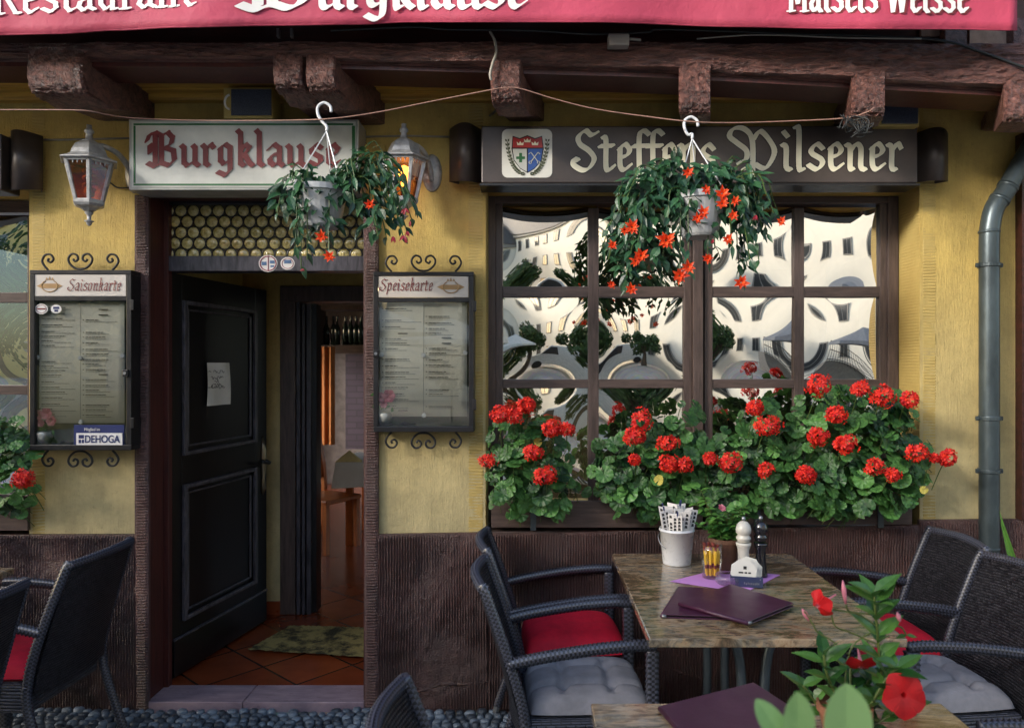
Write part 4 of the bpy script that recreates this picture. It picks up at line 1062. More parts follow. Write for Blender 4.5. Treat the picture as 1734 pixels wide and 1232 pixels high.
# ================================================================== MENU CASES
def scroll_curve(cx, cy, w_, up, mir, Y):
    pts = []
    # spiral end then a stem down to the case
    for k in range(26):
        t = k/25; an = R(200 - 520*t) ; r = 3+ 9.5*t if False else 2.2 + 8.5*t
        pts.append((cx + mir*r*math.cos(an), cy - up*r*math.sin(an)))
    return pts
def menu_case(x0, t0, x1, t1, hd_b, title, title_px, logo_px, label, warm, seedv):
    Y = -.115
    root = empty('menu_case', P((x0+x1)/2, t1, -.06), label, 'menu case')
    fw = 7
    s = MB(); s.pbox(x0, t0, x1, t0+7, Y, -.001); s.pbox(x0, t1-9, x1, t1, Y, -.001); s.pbox(x0, t0+7.2, x0+8, t1-9.2, Y, -.001); s.pbox(x1-8, t0+7.2, x1, t1-9.2, Y, -.001)
    s.pbox(x0+8, hd_b, x1-8, hd_b+7, Y+.002, Y+.03); s.build('frame', m_black, root, bevel=.002)
    s = MB(); s.pbox(x0+8, t0+7, x1-8, t1-9, -.03, -.0015); s.build('back_panel', M('case_back', (.22,.21,.17), .6), root)
    s = MB(); s.pbox(x0+9, t0+8, x1-9, hd_b-1, Y+.004, Y+.012); hb = s.build('header', M('header_white', (.58,.53,.47), .5, var=.12, vscale=5), root)
    s = MB(); letters(s, title, *title_px, 13 if len(title) > 9 else 12, Y+.002, 30, .12, .07, smooth=True, slant=.22); s.build('lettering', m_redletter, hb)
    lx0, lx1, ly = logo_px; cx = (lx0+lx1)/2; s = MB()
    s.tube([P(cx+13.5*math.cos(R(a)), ly+10*math.sin(R(a)), Y+.002) for a in range(-60, 241, 15)], .0022, 5, cap=False)
    s.add([P(x_, y_, Y+.0025) for x_, y_ in ((lx0, ly),(lx0+8, ly-4),(lx1-8, ly-4),(lx1, ly),(lx1-8, ly+4),(lx0+8, ly+4))], [tuple(range(6))[::-1]])
    for dx in (-5, 0, 5): s.add([P(cx+dx+a, ly-13+b_, Y+.0022) for a, b_ in ((-2.4,3),(0,-4 if dx == 0 else -2),(2.4,3))], [(0,1,2)])
    s.build('emblem', M('gold_print', (.42,.25,.10), .4), hb)
    # menu sheet with print
    mx0, mx1, my0, my1 = x0+11, x1-11, hd_b+8, t1-(26 if title[1] == 'p' else 46)
    s = MB(); s.grid(lambda a, b_: P(mx0+(mx1-mx0)*a, my1+(my0-my1)*b_, -.080-.003*math.sin(a*6)), 12, 2); sheet = s.build('menu_sheet', m_menu_paper, root, smooth=True, solid=.001)
    s = MB(); rs = random.Random(seedv)
    for side in (0, 1):
        cx0 = mx0+9+side*(mx1-mx0)*.5; y_ = my0+10+side*3
        while y_ < my1-10:
            kind = rs.random()
            if kind < .12:
                s.pbox(cx0+22, y_, cx0+38, y_+1.8, -.0852, -.0843); y_ += 9
            elif kind < .22: y_ += 10
            else:
                w_ = rs.uniform(18, 42); xx = cx0
                s.pbox(cx0-5, y_, cx0-3, y_+1.2, -.0852, -.0843)
                while xx < cx0+w_:
                    ww = rs.uniform(3, 8); s.pbox(xx, y_, min(xx+ww, cx0+w_), y_+1.2, -.0852, -.0843); xx += ww+1
                w_ = rs.uniform(30, 58); xx = cx0
                while xx < cx0+w_:
                    ww = rs.uniform(2, 6); s.pbox(xx, y_+3.4, xx+ww, y_+4.0, -.0852, -.0843); xx += ww+.8
                y_ += rs.choice((7.5, 8, 9.5, 11))
    s.build('print', M('faded_ink', (.13,.12,.10), .7), sheet)
    s = MB(); s.tube([P((mx0+mx1)/2, my0, -.084), P((mx0+mx1)/2, my1, -.084)], .0008, 4); s.build('fold', m_trim, sheet)
    s = MB()
    ym = (my0+my1)/2-8
    for cx, cy in ((mx0+3, ym), ((mx0+mx1)/2, ym+1), (mx1-3, ym-3), ((mx0+mx1)/2+1, my1-2)):
        c = P(cx, cy, -.088); r = .0115
        s.add([(c.x+r*math.cos(6.2832*k/14), c.y, c.z+r*math.sin(6.2832*k/14)) for k in range(14)]+[(c.x+r*.8*math.cos(6.2832*k/14), c.y-.006, c.z+r*.8*math.sin(6.2832*k/14)) for k in range(14)],
              [tuple(range(14, 28))[::-1]]+[(k, 14+k, 14+(k+1)%14, (k+1)%14) for k in range(14)])
    build_each(s, 'magnet', m_white_enamel, root)
    if warm:
        s = MB(); s.tube([P(x0+14, hd_b-14, -.05), P(x1-40, hd_b-14, -.05)], .005, 8); s.build('light_tube', emit_mat('warm_tube', (1, .75, .42), 9), root)
    s = MB(); s.pbox(x0+8, hd_b+7, x1-8, t1-9, Y+.010, Y+.013); s.build('glass', m_caseglass, root)
    s = MB()
    lc = P(x0+5 if title[1] == 'p' else x1-9, (t0+t1)/2+ (3 if title[1] == 'p' else 22), Y-.004)
    s.box((lc.x-.013, Y-.012, lc.z-.016), (lc.x+.013, Y+.005, lc.z+.016)); lk = s.build('lock', m_black, root, bevel=.003)
    s = MB(); s.tube([(lc.x, Y-.010, lc.z), (lc.x, Y-.017, lc.z)], .007, 12); s.build('keyhole', m_alu, lk)
    s = MB()
    for py in (hd_b+5, t1-55): s.pbox(x1-2, py, x1+4, py+18, Y-.004, Y+.02)
    build_each(s, 'hinge', m_black, root, bevel=.002)
    # wrought scrolls, top and bottom
    W = x1-x0; cx = (x0+x1)/2
    for up, ye_ in ((1, t0), (-1, t1)):
        s = MB(); Ys = -.07
        for (bx, ex, m_) in ((cx-.34*W, cx-.27*W, 1), (cx+.34*W, cx+.27*W, -1)):
            pts = [(bx+m_*4, ye_), (bx-m_*3, ye_-up*8), (bx-m_*6, ye_-up*16), (bx-m_*1, ye_-up*25), (bx+m_*8, ye_-up*26), (bx+m_*13, ye_-up*19), (bx+m_*9, ye_-up*13), (bx+m_*3.5, ye_-up*15.5), (bx+m_*5.5, ye_-up*19.5)]
            s.tube([P(*q_, Ys) for q_ in catmull(pts, 5)], .0052, 6)
        for m_ in (-1, 1):
            pts = [(cx, ye_-up*1.5), (cx+m_*9, ye_-up*3), (cx+m_*18, ye_-up*11), (cx+m_*20, ye_-up*20), (cx+m_*14, ye_-up*27), (cx+m_*6, ye_-up*25), (cx+m_*4, ye_-up*18), (cx+m_*9, ye_-up*14.5), (cx+m_*12, ye_-up*18.5)]
            s.tube([P(*q_, Ys) for q_ in catmull(pts, 5)], .0052, 6)
        build_each(s, 'scroll_ornament', m_blackiron, root, smooth=True)
    return root
c1 = menu_case(50, 457, 222, 762, 502, 'Saisonkarte', (113, 204, 492), (62, 106, 484), 'black menu case headed Saisonkarte on the wall left of the door', False, 2)
c2 = menu_case(632, 460, 802, 731, 504, 'Speisekarte', (641, 732, 492), (740, 787, 486), 'black menu case headed Speisekarte on the wall between door and window', True, 5)
s = MB(); s.pbox(129, 733, 207, 753, -.1135, -.108); dh = s.build('association_plate', m_white, c1)
s = MB(); s.pbox(125, 719, 210, 758, -.1075, -.103); s.build('blue_backing', m_navy, dh)
font_text('DEHOGA', 'lettering', m_navy, dh, 144, 203, 749, -.115, 12.5, .012)
font_text('Mitglied im', 'small_print', m_white, dh, 143, 169, 729, -.1095, 5, .0)
s = MB(); s.pbox(133, 736, 142, 742, -.1145, -.113); s.pbox(133, 744, 137, 750, -.1145, -.113); s.pbox(138.5, 744, 142, 750, -.1145, -.113); s.build('plate_logo', m_navy, dh)
s = MB()
for cx, rr in ((70, 11), (95, 9)): s.add([P(cx+rr*math.cos(6.2832*k/20), 523+rr*.8*math.sin(6.2832*k/20), -.1065) for k in range(20)], [tuple(range(20))[::-1]])
stk = s.build('round_sticker', m_white, c1)
s = MB(); s.tube([P(70+8.5*math.cos(6.2832*k/20), 523+6.6*math.sin(6.2832*k/20), -.1075) for k in range(21)], .0012, 4, cap=False); s.pbox(63,521.5,77,524,-.108,-.1068); s.build('print', m_redletter, stk)
s = MB(); s.pbox(90,519,100,523,-.108,-.1068); s.pbox(92,524,98,528,-.108,-.1068); s.build('print', m_navy, stk)

def bouquet(cx, base_py, n, label, Y, pinkpos, seedv):
    rs = random.Random(seedv)
    root = empty('small_bouquet', P(cx, base_py, Y), label, 'bouquet')
    s = MB()
    for k in range(46):
        c = P(cx+rs.gauss(0,10), base_py-30+rs.gauss(0,11), Y+rs.uniform(-.012,.012))
        d1 = Vector((rs.gauss(0,1), rs.gauss(0,.4), rs.gauss(0,1))).normalized()*.016; d2 = Vector((d1.z, rs.uniform(-.3,.3)*.016, -d1.x))*.5
        s.add([c-d1, c+d2, c+d1, c-d2], [(0,1,2,3)], col=(rs.random(),)*3)
    s.build('foliage', m_leaf, root)
    for (x, y_, r) in pinkpos:
        s = MB(); c = P(x, y_, Y-.012)
        for ring_, (rr, nn, tilt) in enumerate(((r, 6, .5), (r*.65, 5, .9), (r*.35, 4, 1.2))):
            for k in range(nn):
                a = 6.2832*k/nn+ring_; q_ = rr*D/F
                s.add([c, c+Vector((q_*math.cos(a-.5), -tilt*q_*.6, q_*math.sin(a-.5))), c+Vector((q_*1.15*math.cos(a), -tilt*q_*.8, q_*1.15*math.sin(a))), c+Vector((q_*math.cos(a+.5), -tilt*q_*.6, q_*math.sin(a+.5)))], [(0,1,2,3)], col=(rs.random(),)*3)
        s.build('rose', m_petal_pink, root)
    s = MB(); c = P(cx, base_py, Y); s.lathe([(.018,0),(.03,.01),(.036,.04),(.03,.05)], c, 14); s.build('pot', m_signframe, root, smooth=True)
    s = MB(); s.grid(lambda a, b_: P(cx-15+a*75, base_py+4-6*b_*(1+math.sin(a*11))*.5-2*math.sin(a*23), Y+.01-.03*b_), 24, 4); s.build('tulle_cloth', M('lilac_tulle', (.50,.40,.46), .6, var=.4, vscale=50), root, smooth=True)
bouquet(76, 748, 3, 'pink silk flowers in the bottom corner of the Saisonkarte case', -.075, [(66,702,8),(80,700,9),(88,712,8),(70,716,6)], 3)
bouquet(652, 716, 3, 'pink silk roses in the bottom corner of the Speisekarte case', -.075, [(643,672,8),(659,670,10),(650,684,6)], 9)

# ================================================================== SPEAKERS, CABLES, PIPE
def speaker(x0, t0, x1, t1, gx0, gt0, gx1, gt1, label):
    root = empty('wall_speaker', P((x0+x1)/2, t1, -.06), label, 'speaker')
    s = MB(); s.pbox(x0, t0, x1, t1, -.17, -.056); s.build('cabinet', M('ochre_speaker_paint', (.45,.33,.10), .6), root, bevel=.004)
    m, n, b, l = newmat('speaker_mesh'); v = coords(n)
    vo_ = n.nodes.new('ShaderNodeTexVoronoi'); l.new(v, vo_.inputs['Vector']); vo_.inputs['Scale'].default_value = 260
    l.new(ramp(n, vo_.outputs['Distance'], [(.2, (.012,.016,.03)), (.6, (.05,.06,.09))]), b.inputs['Base Color']); b.inputs['Roughness'].default_value = .5
    s = MB(); s.pbox(gx0, gt0, gx1, gt1, -.178, -.169); s.build('grille', m, root, bevel=.002)
    s = MB(); c = P(gx0-2, (gt0+gt1)/2, -.172); s.tube([(c.x+.022*math.cos(a), c.y, c.z+.032*math.sin(a)) for a in [R(90+k*12) for k in range(16)]], .005, 6); s.build('rim', m_white, root)
speaker(378, 148, 461, 200, 391, 151, 459, 195, 'small ochre loudspeaker with dark grille above the Burgklause sign')
speaker(1484, 158, 1557, 214, 1494, 163, 1555, 209, 'small ochre loudspeaker with dark grille above the right end of the brown sign')

def cable(name, pts, r, m, label, smooth=True):
    s = MB(); s.tube([P(*p) for p in (catmull(pts, 6) if smooth else pts)], r, 6); return tag(s.build(name, m, smooth=True), label, 'cable')
yb = JY-.06
cable('cable', [(-60,186,-.53),(40,186,-.535),(138,187,-.56),(180,194,-.5),(225,200,-.4),(330,204,-.36),(470,204,-.45),(560,201,-.52),(640,190,-.53),(740,170,-.535),(848,149,-.56)], .0024, m_rope, 'copper coloured wire sagging from the left edge to the middle corbel')
cable('cable', [(848,149,-.56),(880,150,-.55),(940,168,-.53),(1010,185,-.52),(1100,198,-.53),(1170,206,-.56),(1240,208,-.54),(1340,205,-.53),(1430,200,-.55),(1468,190,-.57),(1480,182,-.57)], .0024, m_rope, 'copper coloured wire running from the middle corbel to the right corbel')
s = MB(); rs = random.Random(11)
for q_ in range(7):
    x_, y_ = 1450+rs.uniform(-12,12), 212+rs.uniform(-6,6); pts = []
    for k in range(7): pts.append((x_+rs.uniform(-22,22), y_+rs.uniform(-16,18), -.57+rs.uniform(-.03,.02)))
    s.tube([P(*p) for p in catmull(pts, 4)], .0018, 5)
tag(s.build('wire_tangle', m_cable, smooth=True), 'tangle of thin dark wire at the rightmost full corbel', 'wire')
cable('cable', [(560,52,-.53),(700,46,-.52),(760,50,-.53),(900,52,-.55),(1000,58,-.54),(1095,55,-.53),(1115,50,-.53),(1250,54,-.53),(1350,58,-.53),(1500,62,-.53),(1600,70,-.54),(1660,88,-.54),(1740,116,-.56),(1800,130,-.56)], .0052, m_cable, 'thick dark cable clipped along the top of the jetty beam')
cable('cable', [(830,54,-.55),(838,70,-.56),(840,90,-.56),(834,108,-.57),(830,126,-.575),(832,136,-.57)], .0055, m_cable_light, 'short grey cable curling down to the middle corbel')
cable('cable', [(1180,66,-.54),(1260,60,-.535),(1330,60,-.535),(1420,64,-.535),(1560,66,-.54)], .0032, m_cable_light, 'thin grey cable lying along the right half of the beam')
s = MB(); s.pbox(1030, 56, 1066, 76, -.58, -.53); jb_ = s.build('junction_box', M('grey_plastic', (.35,.31,.28), .5), bevel=.006); tag(jb_, 'small grey junction box under the awning above the hanging sign', 'junction box')
s = MB(); s.tube([P(1066,66,-.55), P(1085,68,-.545)], .006, 6); s.build('cable_gland', m_cable_light, jb_)
cable('conduit', [(56,236,-.006),(100,237,-.006),(218,234,-.006)], .0045, m_cable_light, 'thin painted conduit on the wall behind the left lantern', False)
cable('conduit', [(607,232,-.006),(690,230,-.006),(762,232,-.006)], .0045, m_cable_light, 'thin painted conduit on the wall behind the right lantern', False)
cable('cable', [(218,318,-.01),(200,318,-.012),(190,312,-.012),(176,300,-.02),(168,290,-.03)], .004, m_cable, 'dark lead from the lightbox sign to the left lantern')
s = MB(); s.pbox(617, 244, 652, 268, -.03, -.001); tag(s.build('wall_box', m_plaster, bevel=.004), 'small ochre junction box on the wall beside the right lantern', 'junction box')
s = MB()
for k, (px, py) in enumerate(((467,50),(490,50))): s.pbox(px+1, py-2, px+5, py+12, -.56, -.54)
tag(s.build('clamp', m_alu), 'pale metal clamp on the dark beam above the sign', 'clamp')
# downpipe
root = empty('downpipe', P(1675, 1150, -.07), 'grey zinc rainwater downpipe with a bend on the right of the facade', 'downpipe')
yp = -.085
s = MB(); s.tube([P(*p, yp) for p in catmull([(1790,185),(1745,250),(1716,300),(1700,328),(1684,352),(1677,380),(1675,410),(1675,470)], 5)] + [P(1675, y_, yp) for y_ in (600, 709, 930, 1180)], .043, 20)
s.build('pipe', m_zinc, root, smooth=True)
s = MB()
for y_ in (356,): pass
for y_ in (395, 708, 930): s.lathe([(.0435,0),(.0462,.002),(.0462,.012),(.0435,.014)], P(1675, y_, yp), 24)
s.tube([P(1708,314,yp), P(1705,319,yp)], .0462, 20); s.tube([P(1694,336,yp), P(1691,341,yp)], .0462, 20)
build_each(s, 'joint', m_zinc, root, smooth=True)
for y_ in (449, 708, 797):
    s = MB(); c = P(1675, y_, yp); s.lathe([(.044,-.009),(.049,-.008),(.049,.008),(.044,.009)], c, 24)
    s.box((c.x-.062, c.y-.006, c.z-.010), (c.x-.043, c.y+.006, c.z+.010)); s.box((c.x+.043, c.y-.006, c.z-.010), (c.x+.062, c.y+.006, c.z+.010)); s.tube([(c.x+.055,c.y-.012,c.z),(c.x+.055,c.y+.012,c.z)], .005, 6)
    s.tube([(c.x-.055,c.y-.012,c.z),(c.x-.055,c.y+.012,c.z)], .005, 6); s.tube([c+Vector((0,.045,0)), c+Vector((0,.085,0))], .006, 6)
    s.build('pipe_bracket', m_zinc, root, bevel=.0015)

# ================================================================== PLANTS
def gleaf(mb, c, nrm, r, spin, rs, tint, cup=.25):
    """round scalloped geranium leaf with a sinus"""
    nrm = nrm.normalized(); u = nrm.cross(Vector((0,0,1)))
    if u.length < .1: u = nrm.cross(Vector((1,0,0)))
    u.normalize(); v = nrm.cross(u)
    n = 18; pts = [c - nrm*r*cup*.55]
    mid = []; out = []
    for k in range(n+1):
        an = spin + .22 + (6.2832-.44)*k/n
        sc_ = 1+.028*math.cos(k*math.pi) + .05*math.sin(an*3+spin)
        rip = .05*r*math.cos(k*math.pi)
        mid.append(c + (u*math.cos(an)+v*math.sin(an))*r*.55 + nrm*(rip*.35 - r*cup*.05))
        out.append(c + (u*math.cos(an)+v*math.sin(an))*r*sc_ + nrm*(rip + r*cup*.35*math.cos(an*2+spin)))
    pts += mid+out; m = n+1
    fs = [(0, 1+k, 2+k) for k in range(n)]; f2 = [(1+k, 1+m+k, 2+m+k, 2+k) for k in range(n)]
    mb.add(pts, fs, col=(max(0,tint-.10),)*3)
    b0 = len(mb.v)-len(pts)
    for f in f2: mb.f.append([b0+i for i in f]); mb.uv.append(None); mb.c.append((tint,)*3)
def lleaf(mb, base, d, up, L, W, tint, fold=.25, droop=.25, prof=None):
    """pointed leaf: midrib, two halves"""
    d = d.normalized(); s = d.cross(up); 
    if s.length < .05: s = d.cross(Vector((1,0,.2)))
    s.normalize(); n_ = s.cross(d).normalized()
    prof = prof or [(0,.02),(.14,.55),(.34,1.0),(.58,.86),(.82,.42),(1,.01)]
    pts = []
    for t, wv in prof:
        c = base + d*L*t - n_*(L*droop*t*t)
        pts += [c - s*W*wv*.5 + n_*W*wv*fold*.5, c, c + s*W*wv*.5 + n_*W*wv*fold*.5]
    fs = []
    for k in range(len(prof)-1):
        a = 3*k; fs += [(a, a+1, a+4, a+3), (a+1, a+2, a+5, a+4)]
    mb.add(pts, fs, col=(tint,)*3)
def petal5(mb, c, nrm, r, rs, wide=.75, cup=.3, nP=5):
    nrm = nrm.normalized(); u = nrm.cross(Vector((0.3,0,1))).normalized(); v = nrm.cross(u); a0 = rs.random()*6
    for k in range(nP):
        a = a0+6.2832*k/nP; d = u*math.cos(a)+v*math.sin(a); t = -u*math.sin(a)+v*math.cos(a); tt = rs.random()
        mb.add([c, c+d*r*.55+t*r*wide*.42+nrm*r*cup*.3, c+d*r*.95+t*r*wide*.30+nrm*r*cup, c+d*r*1.04+nrm*r*cup*.8, c+d*r*.95-t*r*wide*.30+nrm*r*cup, c+d*r*.55-t*r*wide*.42+nrm*r*cup*.3],
               [(0,1,2,3),(0,3,4,5)], col=(tt,)*3)
def flower_head(root, c, r, rs, m=None):
    s = MB()
    N = int((16+r*900*.9)*rs.uniform(.6,1.05)); flat_ = rs.uniform(.75,1.05); fade = rs.random()
    for k in range(N):
        z = 1-2*(k+.5)/N; ph = k*2.39996
        d = Vector((math.sqrt(1-z*z)*math.cos(ph), -abs(z)*.9-.0 if z > -.4 else z*-.1, math.sqrt(1-z*z)*math.sin(ph)))
        if d.length < .1: continue
        d.normalize(); d += Vector((rs.gauss(0,.12), rs.gauss(0,.12), rs.gauss(0,.12)))
        petal5(s, c + Vector((d.x*rs.uniform(.9,1.1), d.y*.7, d.z*.92*flat_))*r*rs.uniform(.5,.98), d+Vector((0,-.2,0)), .0155*rs.uniform(.85,1.15), rs)
    s.build('flower_head', m or m_petal, root)
    s = MB(); e = c+Vector((rs.uniform(-.02,.02), .12, -.16)); s.tube(catmull([tuple(c), tuple(c+Vector((rs.uniform(-.01,.01),.05,-.05))), tuple(e)], 4), .0022, 5, col=(.4,.4,.4)); s.build('flower_stalk', m_stem, root)
def geranium(ells, heads, label, Y0, seedv, dens=1.0, depth=.17):
    rs = random.Random(seedv)
    cx = sum(e[0] for e in ells)/len(ells); root = empty('geranium_plant', P(cx, 872, Y0), label, 'geranium', 'geraniums in the window boxes')
    s = MB(); stems = MB()
    for (ex, ey, rx, ry) in ells:
        n = int(rx*ry/88*dens)
        for k in range(n):
            a = rs.random()*6.2832; q_ = math.sqrt(rs.random()); layer = rs.random()
            px, py = ex+rx*q_*math.cos(a), ey+ry*q_*math.sin(a)
            bulge = math.sqrt(max(0, 1-q_*q_))
            Y = Y0 - depth*bulge*(.35+.65*layer) - .02*rs.random() + .05*(1-layer)
            c = P(px, py, Y)
            out = Vector(((q_*math.cos(a))*.8+rs.gauss(0,.35), -.75+rs.gauss(0,.25), .55-q_*math.sin(a)*.35+rs.gauss(0,.3)))
            r = rs.uniform(.024,.050)*(1.0 if layer > .3 else .85)
            if q_ > .8: r *= .8
            t = min(1, max(0, rs.gauss(.45,.2) + (py-ey)/ry*.16))
            gleaf(s, c, out, r, rs.random()*6, rs, t)
            if rs.random() < .35:
                e = c+Vector((rs.uniform(-.03,.03), .08, -.08)); stems.tube([c, e], .0018, 4, col=(.5,.5,.5))
    s.build('foliage', m_leaf, root, smooth=False); stems.build('stems', m_stem, root)
    for k in range(1):
        e = rs.choice(ells); f = MB(); gleaf(f, P(e[0]+rs.uniform(-.5,.5)*e[2], e[1]+rs.uniform(.2,.7)*e[3], Y0-depth*.9), Vector((rs.gauss(0,.4), -1, .2)), rs.uniform(.014,.024), rs.random()*6, rs, .5); f.build('yellowed_leaf', m_yellowflower, root)
    for (hx, hy, hr) in heads:
        flower_head(root, P(hx, hy, Y0-depth*.98-.03), hr*(D-.25)/F*.95, rs)
    return root
# ---- window boxes
def window_box(x0, x1, t0, t1, Y, brs, label):
    root = empty('window_box', P((x0+x1)/2, t1, Y+.08), label, 'planter', 'window boxes')
    s = MB(); s.pbox(x0, t0, x1, t1, Y, Y+.02); s.pbox(x0, t0, x1, t1, Y+.14, Y+.16); s.pbox(x0, t1-4, x1, t1, Y+.021, Y+.139); s.pbox(x0, t0, x0+6, t1-4.5, Y+.021, Y+.139); s.pbox(x1-6, t0, x1, t1-4.5, Y+.021, Y+.139)
    s.build('trough', m_frame_h, root, bevel=.003)
    s = MB(); s.pbox(x0+6, t0+8, x1-6, t0+14, Y+.021, Y+.139); s.build('soil', M('potting_soil', (.03,.02,.014), .9, bmp=1), root)
    for bx in brs:
        s = MB(); s.pbox(bx-5, t0-6, bx+5, t1+5, Y-.008, Y-.001); s.build('bracket', m_steel, root, bevel=.001)
window_box(832, 1190, 848, 893, -.03, (903,), 'long brown wooden window box under the left half of the big window')
window_box(1196, 1545, 846, 888, -.03, (1283, 1492), 'long brown wooden window box under the right half of the big window')
window_box(-300, 47, 850, 898, -.03, (), 'brown wooden window box of the left window, cut by the frame')
geranium([(895,785,75,78),(870,745,45,45),(930,820,52,55),(870,830,45,48),(915,740,55,30)], [(848,701,17),(870,703,18),(893,686,16),(936,725,19),(961,727,14),(902,766,17),(923,805,21),(827,780,16)],
         'red geranium at the left end of the big window, its leaves hanging over the box', -.06, 21)
geranium([(1080,790,80,72),(1035,820,45,45),(1085,845,55,42),(1130,800,75,75),(1155,725,40,48),(1110,760,60,60),(1172,790,50,60),(1070,868,30,22)], [(1086,712,22),(1075,738,20),(1130,750,21),(1133,785,19),(1159,788,15),(1075,778,9),(1203,777,12)],
         'red geranium in the middle of the big window behind the white bucket', -.06, 22)
geranium([(1280,800,85,72),(1250,830,60,50),(1310,745,55,50),(1330,820,60,60),(1250,760,40,45),(1290,700,40,25)], [(1237,783,22),(1300,720,24),(1278,690,13),(1297,796,15),(1365,803,19),(1386,738,18)],
         'red geranium right of the window centre above the pepper mills', -.06, 23)
geranium([(1430,770,110,90),(1400,700,60,50),(1480,720,75,60),(1500,800,75,70),(1400,830,70,52),(1480,840,70,40),(1545,790,45,60),(1515,690,40,35)], [(1387,652,23),(1417,702,19),(1431,752,21),(1457,658,16),(1497,671,22),(1541,677,17),(1481,790,16),(1512,803,15),(1553,765,21),(1582,775,8),(1605,775,16)],
         'largest red geranium filling the right end of the big window', -.06, 24, 1.0, .2)
geranium([(10,800,55,80),(-40,760,60,70),(25,745,35,35)], [(38,811,18)], 'red geranium cut by the left edge of the picture', -.06, 25)
for k, (px, py) in enumerate(((1580,830),(1590,805),(1600,830),(1572,850))):
    pass
# ---- hanging begonias
def hanging(pot, hookp, wires_top, stems_def, ells, flowers, buds, label_b, label_p, seedv, hang_y):
    rs = random.Random(seedv)
    px0, px1, pt, pb_ = pot; Y = hang_y
    c = P((px0+px1)/2, pb_, Y); k = (D+Y)/F; r1 = (px1-px0)/2*k; h = (pb_-pt)*k
    root = empty('hanging_basket', c, label_b, 'hanging basket', 'hanging baskets with begonias')
    s = MB(); s.lathe([(.001,0),(r1*.62,0),(r1*.68,.01),(r1*.93,h*.85),(r1*1.0,h*.86),(r1*1.0,h),(r1*.93,h),(r1*.9,h*.9)], c, 28); s.build('pot', m_greenpot, root, smooth=False)
    s = MB(); s.lathe([(r1*.85,h*.88),(.001,h*.9)], c, 16); s.build('soil', m_bark, root)
    hx, hy = hookp; wx, wy = wires_top
    s = MB()
    pts = [(hx+14, hy+14), (hx+12, hy+4), (hx+2, hy-2), (hx-8, hy+4), (hx-9, hy+16), (hx-3, hy+28), (wx, wy-8), (wx, wy)]
    s.tube([P(*q_, Y) for q_ in catmull(pts, 5)], .0062, 8); s.build('hook', m_white_enamel, root, smooth=True)
    for an in (R(200), R(330), R(80)):
        s = MB(); s.tube([P(wx, wy, Y), Vector((c.x+r1*.98*math.cos(an), Y+r1*.98*math.sin(an), c.z+h))], .0028, 5); s.build('hanger_rod', m_white_enamel, root)
    pr = empty('begonia_plant', c+Vector((0,0,h)), label_p, 'begonia', 'begonias in the hanging baskets')
    lf = MB(); stm = MB(); top = c+Vector((0,0,h))
    ends = list(stems_def)
    for (ex, ey) in ends:
        d = P(ex, ey, Y-rs.uniform(.02,.14) if rs.random() < .75 else Y+.1)
        a = math.atan2((d-top).y, (d-top).x); st_ = top+Vector((math.cos(a)*r1*.7, math.sin(a)*r1*.7, 0))
        mid = (st_*.55+d*.45)+Vector((0,0,.06+.25*abs(d.x-st_.x)+.15*max(0, st_.z-d.z)*.5))
        mid.x = st_.x*.35+d.x*.65
        pts = catmull([tuple(top+Vector((rs.uniform(-.03,.03),rs.uniform(-.03,.03),-.02))), tuple(mid), tuple(mid*.35+d*.65+Vector((0,0,.02))), tuple(d)], 6)
        stm.tube(pts, .0024, 5, col=(rs.uniform(.1,.5),)*3)
        acc = 0
        for i in range(2, len(pts)):
            p = Vector(pts[i]); pv = Vector(pts[i-1]); acc += (p-pv).length
            if acc > (.030 if label_b.find('Burgklause') > 0 else .024):
                acc = 0; t = (p-pv).normalized()
                dd = (t*.6+Vector((rs.gauss(0,.7), rs.gauss(-.3,.5), rs.gauss(-.45,.35)))).normalized()
                lleaf(lf, p, dd, Vector((rs.gauss(0,.3),-.6,.8)), rs.uniform(.034,.070), rs.uniform(.015,.028), min(1,max(0,rs.gauss(.42,.22))), droop=rs.uniform(.1,.4))
    for (ex, ey, rx, ry, n) in ells:
        for q_ in range(n):
            a = rs.random()*6.2832; w_ = math.sqrt(rs.random())
            Yl = Y-.12*math.sqrt(1-w_*w_)*rs.uniform(.2,1)+rs.uniform(-.02,.06)
            p = P(ex+rx*w_*math.cos(a), ey+ry*w_*math.sin(a), Yl)
            dd = Vector((w_*math.cos(a)*.9+rs.gauss(0,.4), -.5+rs.gauss(0,.4), -.55-w_*math.sin(a)*.2+rs.gauss(0,.35)))
            lleaf(lf, p, dd, Vector((rs.gauss(0,.3),-.7,.7)), rs.uniform(.036,.080), rs.uniform(.018,.036), min(1,max(0,rs.gauss(.45,.22))), droop=rs.uniform(.05,.4))
    lf.build('foliage', m_leaf_beg, pr); stm.build('stems', m_stem, pr)
    for (fx, fy, fr) in flowers:
        s = MB(); p = P(fx, fy, Y-.17); q_ = fr*(D+Y-.17)/F
        for lay in range(3):
            nn = 7-lay
            for i in range(nn):
                a = 6.2832*i/nn+lay*.6+rs.uniform(-.2,.2); d = Vector((math.cos(a), -.45-lay*.5, math.sin(a)-.1))
                lleaf(s, p+d*q_*.1, d, Vector((0,-1,.1)), q_*rs.uniform(.9,1.35)*(1-.18*lay), q_*.5, rs.random(), fold=.3, droop=rs.uniform(-.1,.25))
        s.build('flower', m_petal_or, pr)
    for (fx, fy, fr) in buds:
        s = MB(); p = P(fx, fy, Y-.14); q_ = fr*(D+Y-.14)/F
        for i in range(4): lleaf(s, p+Vector((0,0,q_*.8)), Vector((rs.gauss(0,.5),rs.gauss(-.2,.3),-1)), Vector((0,-1,0)), q_*2, q_*.7, rs.random()*.5)
        s.build('flower_bud', m_bud, pr)
rs = random.Random(5)
